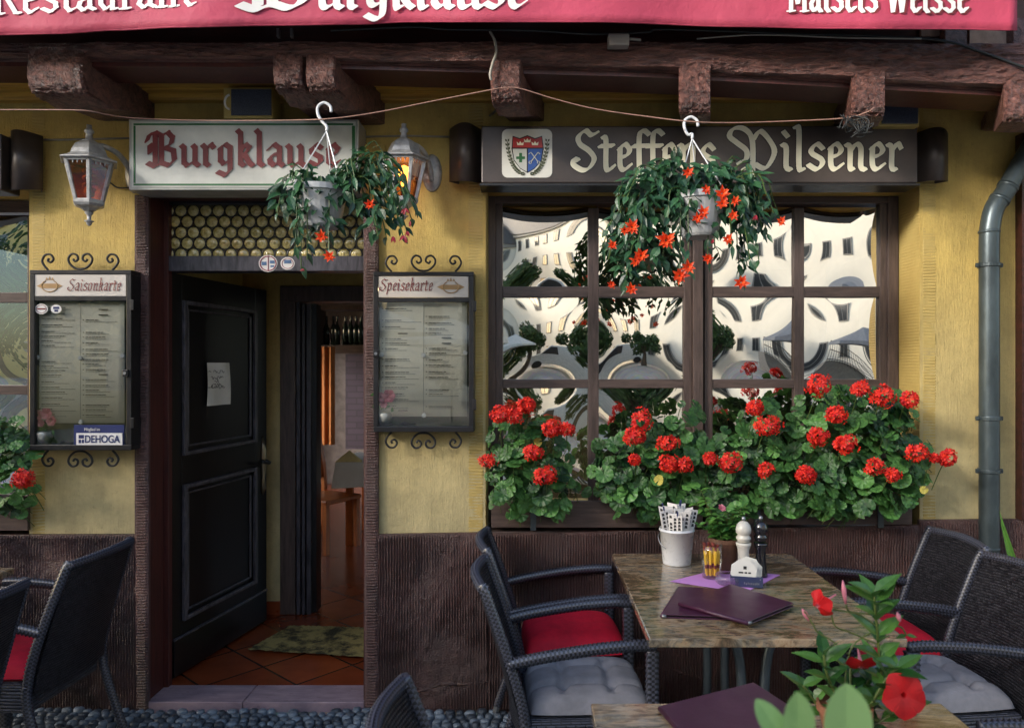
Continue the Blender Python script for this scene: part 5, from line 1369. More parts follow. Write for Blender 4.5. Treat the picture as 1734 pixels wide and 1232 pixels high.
hanging((498, 590, 318, 386), (547, 176), (553, 222),
        [(480,345),(470,360),(500,420),(520,440),(505,400),(545,395),(557,425),(640,400),(660,370),(690,395),(700,350),(685,330),(680,360),(650,300),(636,285),(650,262),(620,280),(600,300),(670,380),(620,350),(495,300),(520,300),(640,330),(665,300),(700,380),(710,365),(655,405),(600,345),(630,300),(590,300),(684,405),(662,330),(510,455)],
        [(510,312,38,28,50),(560,312,50,22,55),(612,322,34,40,45),(485,335,20,28,22),(600,298,35,14,16),(640,350,26,32,18),(530,350,16,32,10),(640,375,28,22,12),(535,345,24,30,30),(550,372,24,16,14)],
        [(545,401,10),(558,434,10),(627,347,9)], [(666,405,6),(684,404,7),(695,378,5),(512,457,3),(686,357,6),(690,395,5)],
        'white plastic basket hanging by a hook in front of the Burgklause sign', 'trailing begonia with few orange flowers in front of the Burgklause sign', 31, -.5)
hanging((1140, 1230, 330, 402), (1168, 200), (1172, 235),
        [(1020,420),(1035,415),(1068,489),(1045,450),(1075,440),(1060,470),(1090,430),(1127,407),(1150,467),(1165,452),(1120,460),(1322,375),(1300,400),(1290,385),(1254,478),(1270,440),(1285,440),(1240,420),(1265,450),(1198,438),(1210,420),(1290,325),(1275,300),(1245,275),(1240,300),(1140,255),(1115,285),(1060,340),(1040,380),(1310,360),(1270,350),(1260,455),(1030,440)],
        [(1095,330,45,50,110),(1140,300,50,35,90),(1200,310,50,32,80),(1075,385,38,42,70),(1250,330,38,40,60),(1275,365,25,30,25),(1110,420,38,35,40),(1150,350,18,35,20),(1060,440,20,30,22),(1180,285,60,20,30),(1160,340,26,34,30),(1215,375,20,20,14)],
        [(1165,292,9),(1222,328,12),(1190,360,11),(1180,370,9),(1070,385,12),(1058,390,8),(1127,407,15),(1085,433,12),(1076,442,9),(1150,467,13),(1165,452,11),(1198,438,9),(1254,478,12),(1068,489,10),(1322,375,8),(1037,415,8),(1240,365,9),(1195,322,8),(1222,345,10),(1244,340,8),(1232,405,9),(1035,482,7)], [(1207,408,4),(1280,368,5)],
        'white plastic basket hanging by a hook in front of the big window', 'full trailing begonia with many orange flowers in front of the big window', 32, -.5)

# ================================================================== TERRACE FURNITURE
def woven(mb, pts, r, n=10, half=.0075, sq=False, amp=.20):
    """tube of crossing strands: the surface swells and dips in a chequer"""
    pts = [Vector(p) for p in pts]; L = [0]
    for a, b_ in zip(pts[:-1], pts[1:]): L.append(L[-1]+(b_-a).length)
    m = max(3, int(L[-1]/half*2)); rs_ = []; base = len(mb.v); prev = None
    for i in range(m+1):
        d = L[-1]*i/m; k = 0
        while k < len(L)-2 and L[k+1] < d: k += 1
        f = (d-L[k])/max(1e-6, L[k+1]-L[k]); p = pts[k].lerp(pts[k+1], f); t = (pts[k+1]-pts[k]).normalized()
        if prev is None: a = t.cross(Vector((0,0,1)) if abs(t.z) < .9 else Vector((0,1,0))).normalized()
        else: a = (prev-t*prev.dot(t)).normalized()
        prev = a; b_ = t.cross(a)
        for j in range(n):
            an = 2*math.pi*(j+.5)/n; q = 1+amp*(math.sin(i*math.pi/2)*(1 if (j//1) % 2 else -1))
            if sq: q *= 1/max(abs(math.cos(an)), abs(math.sin(an)))*.96
            mb.v.append(tuple(p+(a*math.cos(an)+b_*math.sin(an))*r*q))
    for i in range(m):
        for j in range(n):
            mb.f.append([base+i*n+j, base+i*n+(j+1)%n, base+(i+1)*n+(j+1)%n, base+(i+1)*n+j]); mb.uv.append(None); up = (1 if ((i+1)//2) % 2 == (j % 2) else 0); mb.c.append((.78,)*3 if up else (.12,)*3)  # dips coloured near black, swells lighter: groove shade put into the colour
    for q in ([base+j for j in range(n)][::-1], [base+m*n+j for j in range(n)]): mb.f.append(q); mb.uv.append(None); mb.c.append(None)
def make_chair():
    c = empty('wicker_armchair', (0,0,0), 'dark blue-black woven wicker armchair', 'chair', 'dark wicker terrace armchairs')
    def post(sy):                       # from the top of the back down through the seat corner to the rear foot
        return catmull([(-.352,sy*.210,.865),(-.335,sy*.225,.82),(-.258,sy*.245,.60),(-.215,sy*.25,.44),(-.215,sy*.25,.30),(-.30,sy*.255,.03)], 4)
    for sy in (-1, 1):
        p_ = post(sy); cut = 13
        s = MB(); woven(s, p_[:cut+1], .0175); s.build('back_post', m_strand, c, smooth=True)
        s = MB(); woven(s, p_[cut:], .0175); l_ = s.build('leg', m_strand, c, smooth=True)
        s = MB(); s.tube([(-.30,sy*.255,.032),(-.307,sy*.255,.0)], .015, 8); s.build('foot_cap', m_alu, l_)
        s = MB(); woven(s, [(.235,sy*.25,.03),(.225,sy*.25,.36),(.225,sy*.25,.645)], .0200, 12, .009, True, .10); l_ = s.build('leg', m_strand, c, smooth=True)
        s = MB(); s.tube([(.235,sy*.25,0),(.235,sy*.25,.032)], .015, 8); s.build('foot_cap', m_alu, l_)
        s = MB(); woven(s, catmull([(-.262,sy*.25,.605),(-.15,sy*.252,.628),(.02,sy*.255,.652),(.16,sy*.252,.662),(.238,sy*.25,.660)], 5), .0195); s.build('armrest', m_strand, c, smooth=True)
    s = MB()
    def bf(u, v, off=0):
        y_ = (u*2-1)*(.235-.015*v); z = .36+.49*v; cu = .03*math.sin(u*math.pi)
        x = -.22-.132*(max(0, (v-.08))/.92)**1.15 - cu
        return Vector((x+off, y_, z+.008*math.sin(u*math.pi)*v))
    n_ = 14
    base = 0
    for off, fl_ in ((0.006, False), (-.008, True)):
        b0 = len(s.v); NU, NV = 12, 14
        for j in range(NV+1):
            for i in range(NU+1): s.v.append(tuple(bf(i/NU, j/NV, off)))
        for j in range(NV):
            for i in range(NU):
                q_ = [b0+j*(NU+1)+i, b0+j*(NU+1)+i+1, b0+(j+1)*(NU+1)+i+1, b0+(j+1)*(NU+1)+i]
                uv = [(i/NU*.47, j/NV*.5), ((i+1)/NU*.47, j/NV*.5), ((i+1)/NU*.47, (j+1)/NV*.5), (i/NU*.47, (j+1)/NV*.5)]
                s.f.append(q_[::-1] if fl_ else q_); s.uv.append(uv[::-1] if fl_ else uv); s.c.append(None)
    s.build('backrest', m_weave_back, c, smooth=True)
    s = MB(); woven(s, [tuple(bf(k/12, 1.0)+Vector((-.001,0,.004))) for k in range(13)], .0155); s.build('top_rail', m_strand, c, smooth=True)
    s = MB(); s.box((-.20,-.235,.29),(.235,.235,.405)); s.build('seat', m_weave_seat, c, bevel=.015)
    return c
chair0 = make_chair(); first = [True]
def chair(x, y_, rz, label):
    c = chair0 if first[0] else copy_tree(chair0); first[0] = False
    c.location = (x, y_, -.022); c.rotation_euler = (0,0,R(rz)); c.scale = (1, .9, 1); c['label'] = label; return c
def cushion(x, y_, rz, m, label, nm, grp=None, h=.055, tuft=True):
    s = MB()
    def f(u, v, top):
        a, b_ = u*2-1, v*2-1
        e = (1-abs(a)**5)*(1-abs(b_)**5)
        hh = h*max(0, e)**.42
        if tuft and top:
            for tx in (-.4, .4):
                for ty in (-.4, .4):
                    d2 = (a-tx)**2+(b_-ty)**2; hh -= h*.55*math.exp(-d2/.012) + h*.16*math.exp(-((a-tx)**2)/.006)*(1 if abs(b_) < .8 else 0)*.8 + h*.16*math.exp(-((b_-ty)**2)/.006)*.8
        rr = 1-.05*(abs(a*b_))**3
        return (a*.215*rr, b_*.200*rr, max(.002, hh) if top else -max(.0, hh*.25))
    s.grid(lambda u, v: f(u, v, True), 40, 40); s.grid(lambda u, v: f(u, v, False), 20, 20, flip=True)
    o = s.build(nm, m, smooth=True); o.location = (x, y_, .394); o.rotation_euler = (0,0,R(rz)); return tag(o, label, 'cushion', grp)
CH = [  # x, y, rotation, cushion, label
 (.175,-.79, 3, 'g', 'wicker armchair with grey cushion on the left side of the wall table, facing right'),
 (.155,-.285, 4, 'r', 'wicker armchair with red cushion beside the wall, left of the wall table'),
 (1.51,-.31, 183, 'r', 'wicker armchair with red cushion beside the wall, right of the wall table'),
 (1.49,-.77, 186, 'g', 'wicker armchair with grey cushion right of the wall table, nearer the camera'),
 (1.42,-1.80, 180, None, 'wicker armchair of which only a blue-black armrest shows at the bottom right corner'),
 (.05,-1.93, 2, None, 'wicker armchair whose backrest top shows at the bottom centre left of the front table'),
 (-2.10,-.50, 177, 'r', 'wicker armchair seen from behind with red cushion, left of the door'),
 (-2.13,-1.12, 178, None, 'wicker armchair cut by the left edge, in front of the one with the red cushion'),
]
for x, y_, rz, cu_, lb in CH:
    chair(x, y_, rz, lb)
    if cu_:
        k = R(rz); ox = .02
        where = {(.175):'the armchair left of the wall table', (.155):'the wall-side armchair left of the wall table', 1.51:'the wall-side armchair right of the wall table', 1.49:'the armchair right of the wall table', -2.10:'the armchair left of the door'}[x]
        cushion(x+ox*math.cos(k), y_+ox*math.sin(k), rz, m_cloth_grey if cu_ == 'g' else m_cloth_red, ('grey tufted seat cushion on ' if cu_ == 'g' else 'bright red seat cushion on ')+where, 'seat_cushion', h=.07 if cu_ == 'g' else .085, tuft=cu_ == 'g')

def marble_mat(name, seed):
    m, n, b, l = newmat(name); v = coords(n, 'Object', (1.6, 9, 5), (0, 0, R(14+seed*3)))
    a = noise(n, coords(n, 'Object', (2.2, 5.5, 5), (0, 0, R(12+seed*3))), 1.3, 9, .72, 1.2); c2 = noise(n, coords(n, 'Object', (6, 26, 8), (0,0,R(9))), 1.6, 8, .78, 1.1)
    c = ramp(n, a, [(.36, (.09,.07,.04)), (.44, (.24,.15,.08)), (.50, (.42,.30,.18)), (.56, (.21,.19,.15)), (.62, (.38,.27,.15)), (.68, (.26,.11,.07))])
    c = mix(n, .85, c, ramp(n, c2, [(.40, .12), (.52, .85), (.7, 1.25)]), 'MULTIPLY')
    l.new(c, b.inputs['Base Color']); b.inputs['Roughness'].default_value = .16; b.inputs['Coat Weight'].default_value = .5; b.inputs['Coat Roughness'].default_value = .08
    bump(n, b, noise(n, coords(n), 60, 3), .08, .002); return m
m_marble = marble_mat('marbled_table_laminate', 0); m_marble2 = marble_mat('marbled_table_laminate_red', 5)
def table(x0, x1, y0, y1, mt_, label, rz=0):
    root = empty('terrace_table', ((x0+x1)/2, (y0+y1)/2, -.022), label, 'table', 'marbled terrace tables')
    s = MB(); s.box((x0, y0, .712), (x1, y1, .740)); s.build('tabletop', mt_, root, bevel=.004)
    cx, cy = (x0+x1)/2, (y0+y1)/2
    for sy in (-1, 1):
        s = MB(); s.box((cx-.20, cy+sy*.26-.02, .695), (cx+.20, cy+sy*.26+.02, .711)); s.build('cross_bar', m_steel, root)
        for sx in (-1, 1):
            s = MB(); s.tube(catmull([(cx+sx*.19, cy+sy*.26, .694), (cx+sx*.09, cy+sy*.26, .655), (cx+sx*.045, cy+sy*.26, .55), (cx+sx*.04, cy+sy*.26, .20), (cx+sx*.09, cy+sy*.27, .06), (cx+sx*.27, cy+sy*.29, -.005)], 6), .017, 10); s.build('leg', m_steel, root, smooth=True)
    return root
table(.368, 1.175, -1.217, -.165, m_marble, 'marbled brown terrace table near the wall, carrying bucket, mills and menus')
table(.150, 1.035, -2.75, -1.655, m_marble2, 'front marbled terrace table at the bottom edge with one menu folder')
tl = table(-3.1, -2.185, -1.40, -.40, m_marble, 'marbled terrace table of which only a corner shows at the left edge')
TZ = .7402
def tp_(px, py, z=TZ):                # point of a horizontal plane seen at a photo position
    d = (EYE-z)*F/(py-VY); return Vector(((px-VX)*d/F, d-D, z))
# --- cutlery bucket
b0 = tp_(1146, 953); b0.y -= .0; k = (D+b0.y)/F
root = empty('cutlery_bucket', b0, 'white enamel bucket packed with wrapped cutlery on the wall table', 'bucket')
s = MB(); hB = 60*k; rt, rb = 29*k, 23*k
s.lathe([(.001,.004),(rb,0),(rb*1.02,.004),(rt*.985,hB*.93),(rt*1.03,hB*.935),(rt*1.03,hB*.96),(rt*.99,hB*.965),(rt*1.0,hB),(rt*.96,hB),(rb*.95,.012),(.001,.012)], b0, 32); s.build('pail', m_white_enamel, root, smooth=True)
s = MB(); s.tube(catmull([b0+Vector((-rt*1.0,-.01,hB*.86)), b0+Vector((-rt*1.16,-.03,hB*.80)), b0+Vector((-rt*1.06,-.055,hB*.62)), b0+Vector((-rt*.8,-.07,hB*.52))], 5), .0022, 6); s.build('bail_handle', m_alu, root, smooth=True)
rs = random.Random(8)
pk = MB(); pr_ = MB(); bl = MB()
for q_ in range(17):
    a = q_*2.4; fr_ = math.sqrt((q_+.5)/17); rr = rt*.62*fr_; c = b0+Vector((rr*math.cos(a), rr*math.sin(a), hB*.6))
    e = b0+Vector((rr*math.cos(a)*1.75, rr*math.sin(a)*1.5, hB+(.108-.045*fr_)+rs.uniform(-.012,.012))); tl_ = (e-c).normalized(); up_ = (e-c).length
    w_ = .021; an_ = rs.uniform(-.6,.6); sd = Vector((math.cos(an_), math.sin(an_), rs.uniform(-.25,.25))).normalized()*w_; th_ = sd.cross(tl_).normalized()*.003
    pk.hexa([c-sd-th_, c+sd-th_, e+sd-th_, e-sd-th_], [c-sd+th_, c+sd+th_, e+sd+th_, e-sd+th_])
    for j in range(5):
        for i_ in (-1, 1):
            if rs.random() < .25: continue
            m_ = c+tl_*(up_*(.42+.12*j)) + sd*(.45*i_)
            for sg in (1, -1):
                o_ = th_*1.15*sg; pr_.add([m_+o_-sd*.3-tl_*.006, m_+o_+sd*.3-tl_*.006, m_+o_+sd*.2+tl_*.005, m_+o_-sd*.25+tl_*.007], [(0,1,2,3)])
    if q_ % 3 == 0: bl.tube([e-tl_*.01, e+tl_*.018], .0035, 6)
tag(pk.build('cutlery_packs', m_white), 'white printed paper cutlery packs standing in the enamel bucket', 'cutlery')
pkr = bpy.data.objects['cutlery_packs']; pr_.build('print', m_ink, pkr); build_each(bl, 'knife_handle', m_navy, pkr)
# --- lilac napkin (a square laid cornerwise)
nv = [tp_(1135,985), tp_(1215,961), tp_(1322,972), tp_(1283,996)]
nv = [tp_(1134,984,TZ+.001), tp_(1222,962,TZ+.001), tp_(1321,973,TZ+.001), tp_(1262,1003,TZ+.001)]
s = MB(); s.grid(lambda u, v: nv[0]*(1-u)*(1-v)+nv[1]*u*(1-v)+nv[2]*u*v+nv[3]*(1-u)*v+Vector((0,0,.0006+.0008*math.sin(u*9)*math.sin(v*7))), 16, 16, flip=True); tag(s.build('napkin', m_napkin, solid=.0006), 'lilac paper napkin spread under the glass and menus on the wall table', 'napkin')
# --- tumbler with sugar sticks
g0 = tp_(1205, 977, TZ+.003); k = (D+g0.y)/F; rg = 18.5*k; hg = 55*k
root = empty('sugar_glass', g0, 'glass tumbler filled with yellow sugar sticks on the lilac napkin', 'glass')
m_tumbler = glass_mat('tumbler_glass', .02, (.97,.97,.97), fw=.35)
s = MB(); s.lathe([(.001,.001),(rg*.84,.001),(rg,hg),(rg*.97,hg+.001)], g0, 28); s.build('tumbler', m_tumbler, root, smooth=True)
s = MB(); s2_ = MB()
for q_ in range(15):
    a = q_*2.4; rr = rg*.60*math.sqrt((q_+.5)/15); c = g0+Vector((rr*math.cos(a), rr*math.sin(a), .012)); e = c+Vector((rr*.35*math.cos(a)+rs.uniform(-.006,.006), rs.uniform(-.004,.004), hg*rs.uniform(.90,1.06)-.01))
    s.tube([c+(e-c)*.0, e-(e-c)*.12], .0052, 6); s2_.tube([e-(e-c)*.118, e], .0055, 6); s2_.tube([c+(e-c)*.25, c+(e-c)*.38], .0056, 6)
tag(s.build('sugar_sticks', M('sugar_yellow', (.85,.52,.04), .45)), 'bundle of yellow sugar sticks standing in the tumbler', 'sugar sticks')
s2_.build('stick_ends', M('sugar_brown', (.22,.04,.03), .5), bpy.data.objects['sugar_sticks'])
# --- small potted rose
p0 = tp_(1228, 966, TZ+.002); k = (D+p0.y)/F
root = empty('flower_pot', p0, 'brown flower pot behind the sugar glass on the wall table', 'flower pot')
s = MB(); s.lathe([(.001,0),(20*k,0),(26*k,50*k),(28*k,50*k),(28*k,57*k),(25*k,57*k),(24*k,50*k),(.001,49*k)], p0, 26); s.build('pot', M('brown_pot', (.12,.055,.03), .5, var=.4), root, smooth=False)
root = empty('potted_rose', p0+Vector((0,0,50*k)), 'small leafy plant with one pale pink flower in the brown pot', 'potted plant')
s = MB(); stm = MB(); rs = random.Random(12)
for q_ in range(22):
    ex, ey = 1215+rs.gauss(0,24), 880+rs.gauss(0,18)
    if q_ == 0: ex, ey = 1187, 830
    if q_ == 1: ex, ey = 1256, 858
    if q_ == 2: ex, ey = 1180, 852
    e = P(ex, ey, p0.y+rs.uniform(-.05,.03)); st_ = p0+Vector((rs.uniform(-.02,.02), rs.uniform(-.02,.02), 50*k))
    pts = catmull([tuple(st_), tuple(st_.lerp(e, .5)+Vector((rs.uniform(-.015,.015),0,.01))), tuple(e)], 5); stm.tube(pts, .0018, 5, col=(.7,.7,.7) if q_ < 3 else (.3,.3,.3))
    for i in range(2, len(pts)):
        for sd in (-1, 1):
            d = Vector((sd*rs.uniform(.4,1), rs.uniform(-.8,.3), rs.uniform(-.3,.6))); lleaf(s, Vector(pts[i]), d, Vector((0,-.5,1)), rs.uniform(.022,.042), rs.uniform(.014,.022), min(1,max(0,rs.gauss(.7 if q_ < 4 else .4,.2))))
s.build('foliage', m_leaf_man, root); stm.build('stems', m_stem, root)
s = MB(); c = P(1222, 860, p0.y-.05)
for lay in range(3): petal5(s, c, Vector((.3,-.8,.8)), .017-.004*lay, rs, .9, .3+.3*lay, 6)
s.build('flower', m_petal_pink, root)
# --- pepper mills
def mill(px, py, prof, m, label):
    c = tp_(px, py, TZ+.003); k = (D+c.y)/F; root = empty('pepper_mill', c, label, 'pepper mill', 'salt and pepper mills on the wall table')
    body = [q_ for q_ in prof if q_[1] <= 58]; head = [q_ for q_ in prof if q_[1] >= 60]
    s = MB(); s.lathe([(r*k, z*k) for r, z in body]+[(.001, body[-1][1]*k)], c, 28); s.build('body', m, root, smooth=True)
    s = MB(); s.lathe([(.001, head[0][1]*k)]+[(r*k, z*k) for r, z in head], c, 28); s.build('head', m, root, smooth=True)
    s = MB(); s.lathe([(.001,0),(3.2*k,1*k),(3.8*k,4*k),(2.6*k,7*k),(.001,8*k)], c+Vector((0,0,head[-1][1]*k-.001)), 12); s.build('knob', m_alu, root, smooth=True)
prof = [(12.5,0),(13,2),(12,8),(10,22),(9.2,34),(9.6,46),(11.5,52),(12.5,55),(12.5,58),(10.5,60),(9.8,62),(12,64),(12.4,67),(10,70),(9.6,72),(12.6,75),(13,81),(11,88),(7,93),(.2,95)]
mill(1259, 976, prof, M('cream_mill_paint', (.55,.53,.47), .25, var=.1), 'cream pepper mill with a round head on the wall table')
mill(1288, 975, [(r*.9, z*.98) for r, z in prof[:9]]+[(r*.92, z*1.0) for r, z in prof[9:]], M('black_mill_paint', (.010,.010,.014), .14, spec=.8), 'glossy black pepper mill beside the cream one on the wall table')
# --- coaster holder
c = tp_(1264, 991, TZ+.003); k = (D+c.y)/F
root = empty('coaster_holder', c, 'navy blue coaster holder on the lilac napkin', 'coaster holder')
Rm = Matrix.Rotation(R(-13), 4, 'Z')
def lb(mb, a, b_):
    (x0,y0,z0),(x1,y1,z1) = a, b_; mb.hexa([c+Rm@Vector(v) for v in ((x0,y0,z0),(x1,y0,z0),(x1,y0,z1),(x0,y0,z1))], [c+Rm@Vector(v) for v in ((x0,y1,z0),(x1,y1,z0),(x1,y1,z1),(x0,y1,z1))])
s = MB(); lb(s, (-.060,-.022,0), (.060,-.017,.040)); lb(s, (-.060,.017,0), (.060,.022,.040)); lb(s, (-.060,-.0165,0), (.060,.0165,.005)); s.build('body', M('navy_plastic', (.035,.045,.10), .35), root, bevel=.001)
s = MB(); rs = random.Random(2); x_ = -.01
while x_ < .045: lb(s, (x_,-.0228,.010+rs.random()*.002), (x_+.004,-.0221,.017+rs.random()*.003)); x_ += .0065
lb(s, (-.05,-.0228,.030), (-.046,-.0221,.034)); lb(s, (.048,-.0228,.030), (.052,-.0221,.034)); s.build('print', m_alu, root)
for i in range(4):
    s = MB(); ang = (-.1, .08, .5, -.06)[i]; n8 = []
    for kk in range(8):
        a = R(22.5+45*kk); n8.append((.048*math.cos(a)*1.08, .048*math.sin(a)))
    yy = -.012+i*.007
    pts = [c+Rm@Vector((x*math.cos(ang)-z*math.sin(ang)+(i-1.5)*.007, yy, .058+x*math.sin(ang)+z*math.cos(ang)+(.006 if i == 2 else 0))) for x, z in n8]
    pts2 = [p+Rm@Vector((0,.0016,0)) for p in pts]
    s.add(pts+pts2, [tuple(range(8)), tuple(range(15,7,-1))]+[(j, 8+j, 8+(j+1)%8, (j+1)%8) for j in range(8)])
    o = tag(s.build('coaster', m_paper), 'pale beer coaster standing in the navy holder', 'coaster', 'coasters standing in the navy holder')
    if i == 0:
        q8 = MB(); lb(q8, (-.012,-.0128,.066), (.0,-.0122,.078)); 
        for a, b_ in ((-.03,-.012),(-.008,.002),(.006,.016)): lb(q8, (a,-.0128,.050), (b_,-.0122,.056))
        q8.build('print', m_ink, o)
# --- ashtray
c = tp_(1235, 987, TZ+.003); k = (D+c.y)/F
s = MB(); s.lathe([(.001,0),(20*k,0),(23*k,2*k),(23.5*k,15*k),(21.5*k,15.5*k),(20.5*k,4*k),(.001,3*k)], c, 28); tag(s.build('ashtray', m_tumbler, smooth=True), 'round clear glass ashtray behind the menu folders', 'ashtray')
# --- menu folders
def folder(corners, z, h, label, m=m_purple):
    cs = [tp_(px, py, z+h) for px, py in corners]; ctr = sum(cs, Vector())/4
    root = empty('menu_folder', Vector((ctr.x, ctr.y, z)), label, 'menu')
    def slab(nm, z0, z1, sc_, mm):
        s = MB(); pts = [ctr+(p-ctr)*sc_ for p in cs]; s.add([(p.x,p.y,z0) for p in pts]+[(p.x,p.y,z1) for p in pts], [(3,2,1,0),(4,5,6,7)]+[(i,(i+1)%4,4+(i+1)%4,4+i) for i in range(4)]); return s.build(nm, mm, root, bevel=.0015)
    slab('cover', z, z+.004, 1, m); slab('pages', z+.0045, z+h-.0045, .955, m_black); slab('cover', z+h-.004, z+h, 1, m)
    s = MB(); a, b_ = cs[0], cs[3]; s.tube([(a.x,a.y,z+h/2),(b_.x,b_.y,z+h/2)], h/2, 8); s.build('spine', m, root, smooth=True)
    s = MB(); s.tube([Vector((b_.x,b_.y,z+h/2)).lerp(Vector((cs[2].x,cs[2].y,z+h/2)), t) for t in (.0,.06)], h*.42, 8); s.build('metal_corner', m_alu, root, smooth=True)
folder([(1150,992),(1250,998),(1240,1043),(1121,1039)], TZ+.0005, .014, 'lower dark purple menu folder on the wall table')
folder([(1235,988),(1343,1021),(1266,1052),(1150,1018)][0:4] if False else [(1150,1018),(1238,988),(1344,1020),(1267,1051)], TZ+.016, .014, 'upper dark purple menu folder lying askew on another one')
folder([(1118,1194),(1276,1154),(1372,1216),(1190,1275)], TZ+.0005, .014, 'dark purple menu folder on the front table')
# --- mandevilla on the front table
pz = Vector(((1430-VX)*1.66/F, 1.66-D, TZ)); rs = random.Random(41)
root = empty('flower_pot', pz, 'terracotta pot below the mandevilla on the front table', 'flower pot')
s = MB(); s.lathe([(.001,0),(.040,0),(.055,.075),(.060,.076),(.060,.092),(.054,.092),(.052,.08),(.001,.078)], pz, 24); s.build('pot', M('terracotta', (.30,.12,.06), .7), root)
root = empty('mandevilla_plant', pz+Vector((0,0,.08)), 'mandevilla with red trumpet flowers and glossy leaves on the front table', 'potted plant')
lf = MB(); stm = MB(); Yp = pz.y
def mstem(pts, n_l, L0, seed_, r=.0028, tint=.5):
    p3 = catmull([tuple(P(x, y_, Yp+dy)) for x, y_, dy in pts], 6); stm.tube(p3, r, 6, col=(.75,.75,.75)); N_ = len(p3); sd = 0
    for k in range(n_l):
        i = int(N_*(.25+.75*(k+1)/n_l))-1; i = min(N_-1, i); p = Vector(p3[i]); t = (Vector(p3[i])-Vector(p3[max(0,i-1)])).normalized()
        sd += 1.57
        for s_ in (0, 3.1416):
            a = sd+s_+rs.uniform(-.3,.3); d = Vector((math.cos(a), math.sin(a)*.8-.1, .25+rs.uniform(-.3,.3)))+t*.5
            lleaf(lf, p, d, Vector((0,-.5,1)), L0*rs.uniform(.75,1.2), L0*rs.uniform(.40,.52), min(1,max(0,rs.gauss(tint,.2))), fold=.22, droop=rs.uniform(.05,.3))
mstem([(1440,1245,0),(1490,1170,.01),(1488,1100,0),(1482,1030,-.02),(1480,1005,-.02)], 12, .068, 1, tint=.6)
mstem([(1430,1245,0),(1420,1190,.0),(1400,1140,-.03),(1395,1108,-.03)], 7, .062, 2)
mstem([(1440,1245,0),(1470,1200,-.02),(1500,1150,-.03),(1520,1130,-.03)], 6, .066, 3)
mstem([(1430,1245,0),(1390,1200,.03),(1360,1160,.04)], 6, .06, 4)
mstem([(1450,1245,0),(1500,1215,-.01),(1530,1195,0)], 6, .06, 5, tint=.4)
mstem([(1440,1245,0),(1440,1180,.03),(1440,1130,.05)], 6, .06, 6, tint=.35)
mstem([(1430,1245,.02),(1460,1200,.05),(1470,1150,.05)], 6, .06, 7, tint=.3)
mstem([(1430,1245,0),(1440,1100,.02),(1515,1060,.02),(1535,1075,.02)], 2, .03, 8, .002)
s = MB()
for pts in ([(1485,1060,0),(1455,1040,-.02),(1425,1034,-.04),(1412,1030,-.05)], [(1485,1090,0),(1440,1070,-.01),(1415,1060,-.03),(1408,1040,-.04)], [(1482,1040,0),(1440,1035,-.02),(1432,1020,-.03)], [(1440,1110,0),(1410,1085,-.02),(1385,1070,-.03),(1376,1055,-.04),(1362,1035,-.045)]):
    stm.tube(catmull([tuple(P(x, y_, Yp+dy)) for x, y_, dy in pts], 5), .0018, 5, col=(.95,.95,.95))
def trumpet(c, nrm, r, tube_len, m, rs_, droopy=0):
    nrm = nrm.normalized(); s = MB(); u = nrm.cross(Vector((.2,.1,1))).normalized(); v = nrm.cross(u); a0 = rs_.random()*6
    for k in range(5):
        a = a0+6.2832*k/5; d = (u*math.cos(a)+v*math.sin(a)).normalized()
        lleaf(s, c+d*r*.12, d+nrm*(.25-droopy), nrm, r*1.0, r*1.2, rs_.uniform(.2,.8), fold=.10, droop=.25+droopy*.2, prof=[(0,.12),(.2,.40),(.42,.80),(.6,1.0),(.76,.86),(.9,.50),(1,.06)])
    f = s.build('flower', m, root)
    s = MB(); rr = [r*.05, r*.07, r*.10, r*.17, r*.22]; s.tube([c-nrm*tube_len*(1-t/4) for t in range(5)], rr, 10, cap=False, col=(.6,.6,.6)); s.build('flower_tube', m_petal_pink if droopy else m, f, smooth=True)
trumpet(P(1530,1176,Yp-.06), Vector((.05,-1,.25)), .044, .05, m_petal_deep, rs)
trumpet(P(1384,1025,Yp-.05), Vector((-.9,-.35,-.35)), .031, .055, m_petal_deep, rs, .55)
trumpet(P(1458,1130,Yp-.02), Vector((-.1,-.6,-.9)), .034, .05, m_petal_deep, rs, .4)
lf.build('foliage', m_leaf_man, root); stm.build('stems', m_stem, root)
for (x0, y0_, x1, y1_) in ((1432,1022,1427,982),(1370,1050,1358,1030),(1524,1052,1519,1036)):
    s = MB(); a, b_ = P(x0, y0_, Yp-.04), P(x1, y1_, Yp-.04); s.tube([a, a.lerp(b_, .3), a.lerp(b_, .6), b_], [.0022,.0045,.0058,.0012], 8, col=(.5,.5,.5)); s.build('flower_bud', m_petal_pink, root, smooth=True)
# --- broad leaves close to the camera: a tall shrub standing in a floor pot below the picture
rs = random.Random(77); root = empty('foreground_shrub', (.27, -2.72, -.02), 'blurred broad light green leaves close to the camera at the bottom edge', 'shrub')
lf = MB(); stm = MB(); Yf = -2.72
def bl_(bx, by, tx, ty, W, tint, dy=0):
    a, b_ = P(bx, by, Yf), P(tx, ty, Yf+dy); lleaf(lf, a, b_-a, Vector((.1,-.85,.4)), (b_-a).length, W, tint, fold=.16, droop=.04, prof=[(0,.1),(.15,.5),(.3,.8),(.45,.97),(.6,1.0),(.72,.93),(.83,.76),(.91,.52),(.97,.24),(1,.02)])
bl_(1352,1300,1352,1172,.037,.8); bl_(1432,1320,1436,1158,.056,.95,.01); bl_(1352,1290,1281,1182,.029,.6,.03); bl_(1330,1330,1300,1240,.035,.5); bl_(1440,1330,1490,1240,.04,.5)
lf.build('foliage', m_leaf_light, root)
for x_ in (1340, 1380, 1430): stm.tube(catmull([(.27+(x_-1380)*.0002, -2.72, .28), (.27+(x_-1380)*.0004, -2.70, .8), tuple(P(x_, 1310, Yf))], 6), .006, 6, col=(.4,.4,.4))
stm.build('stem', m_stem, root)
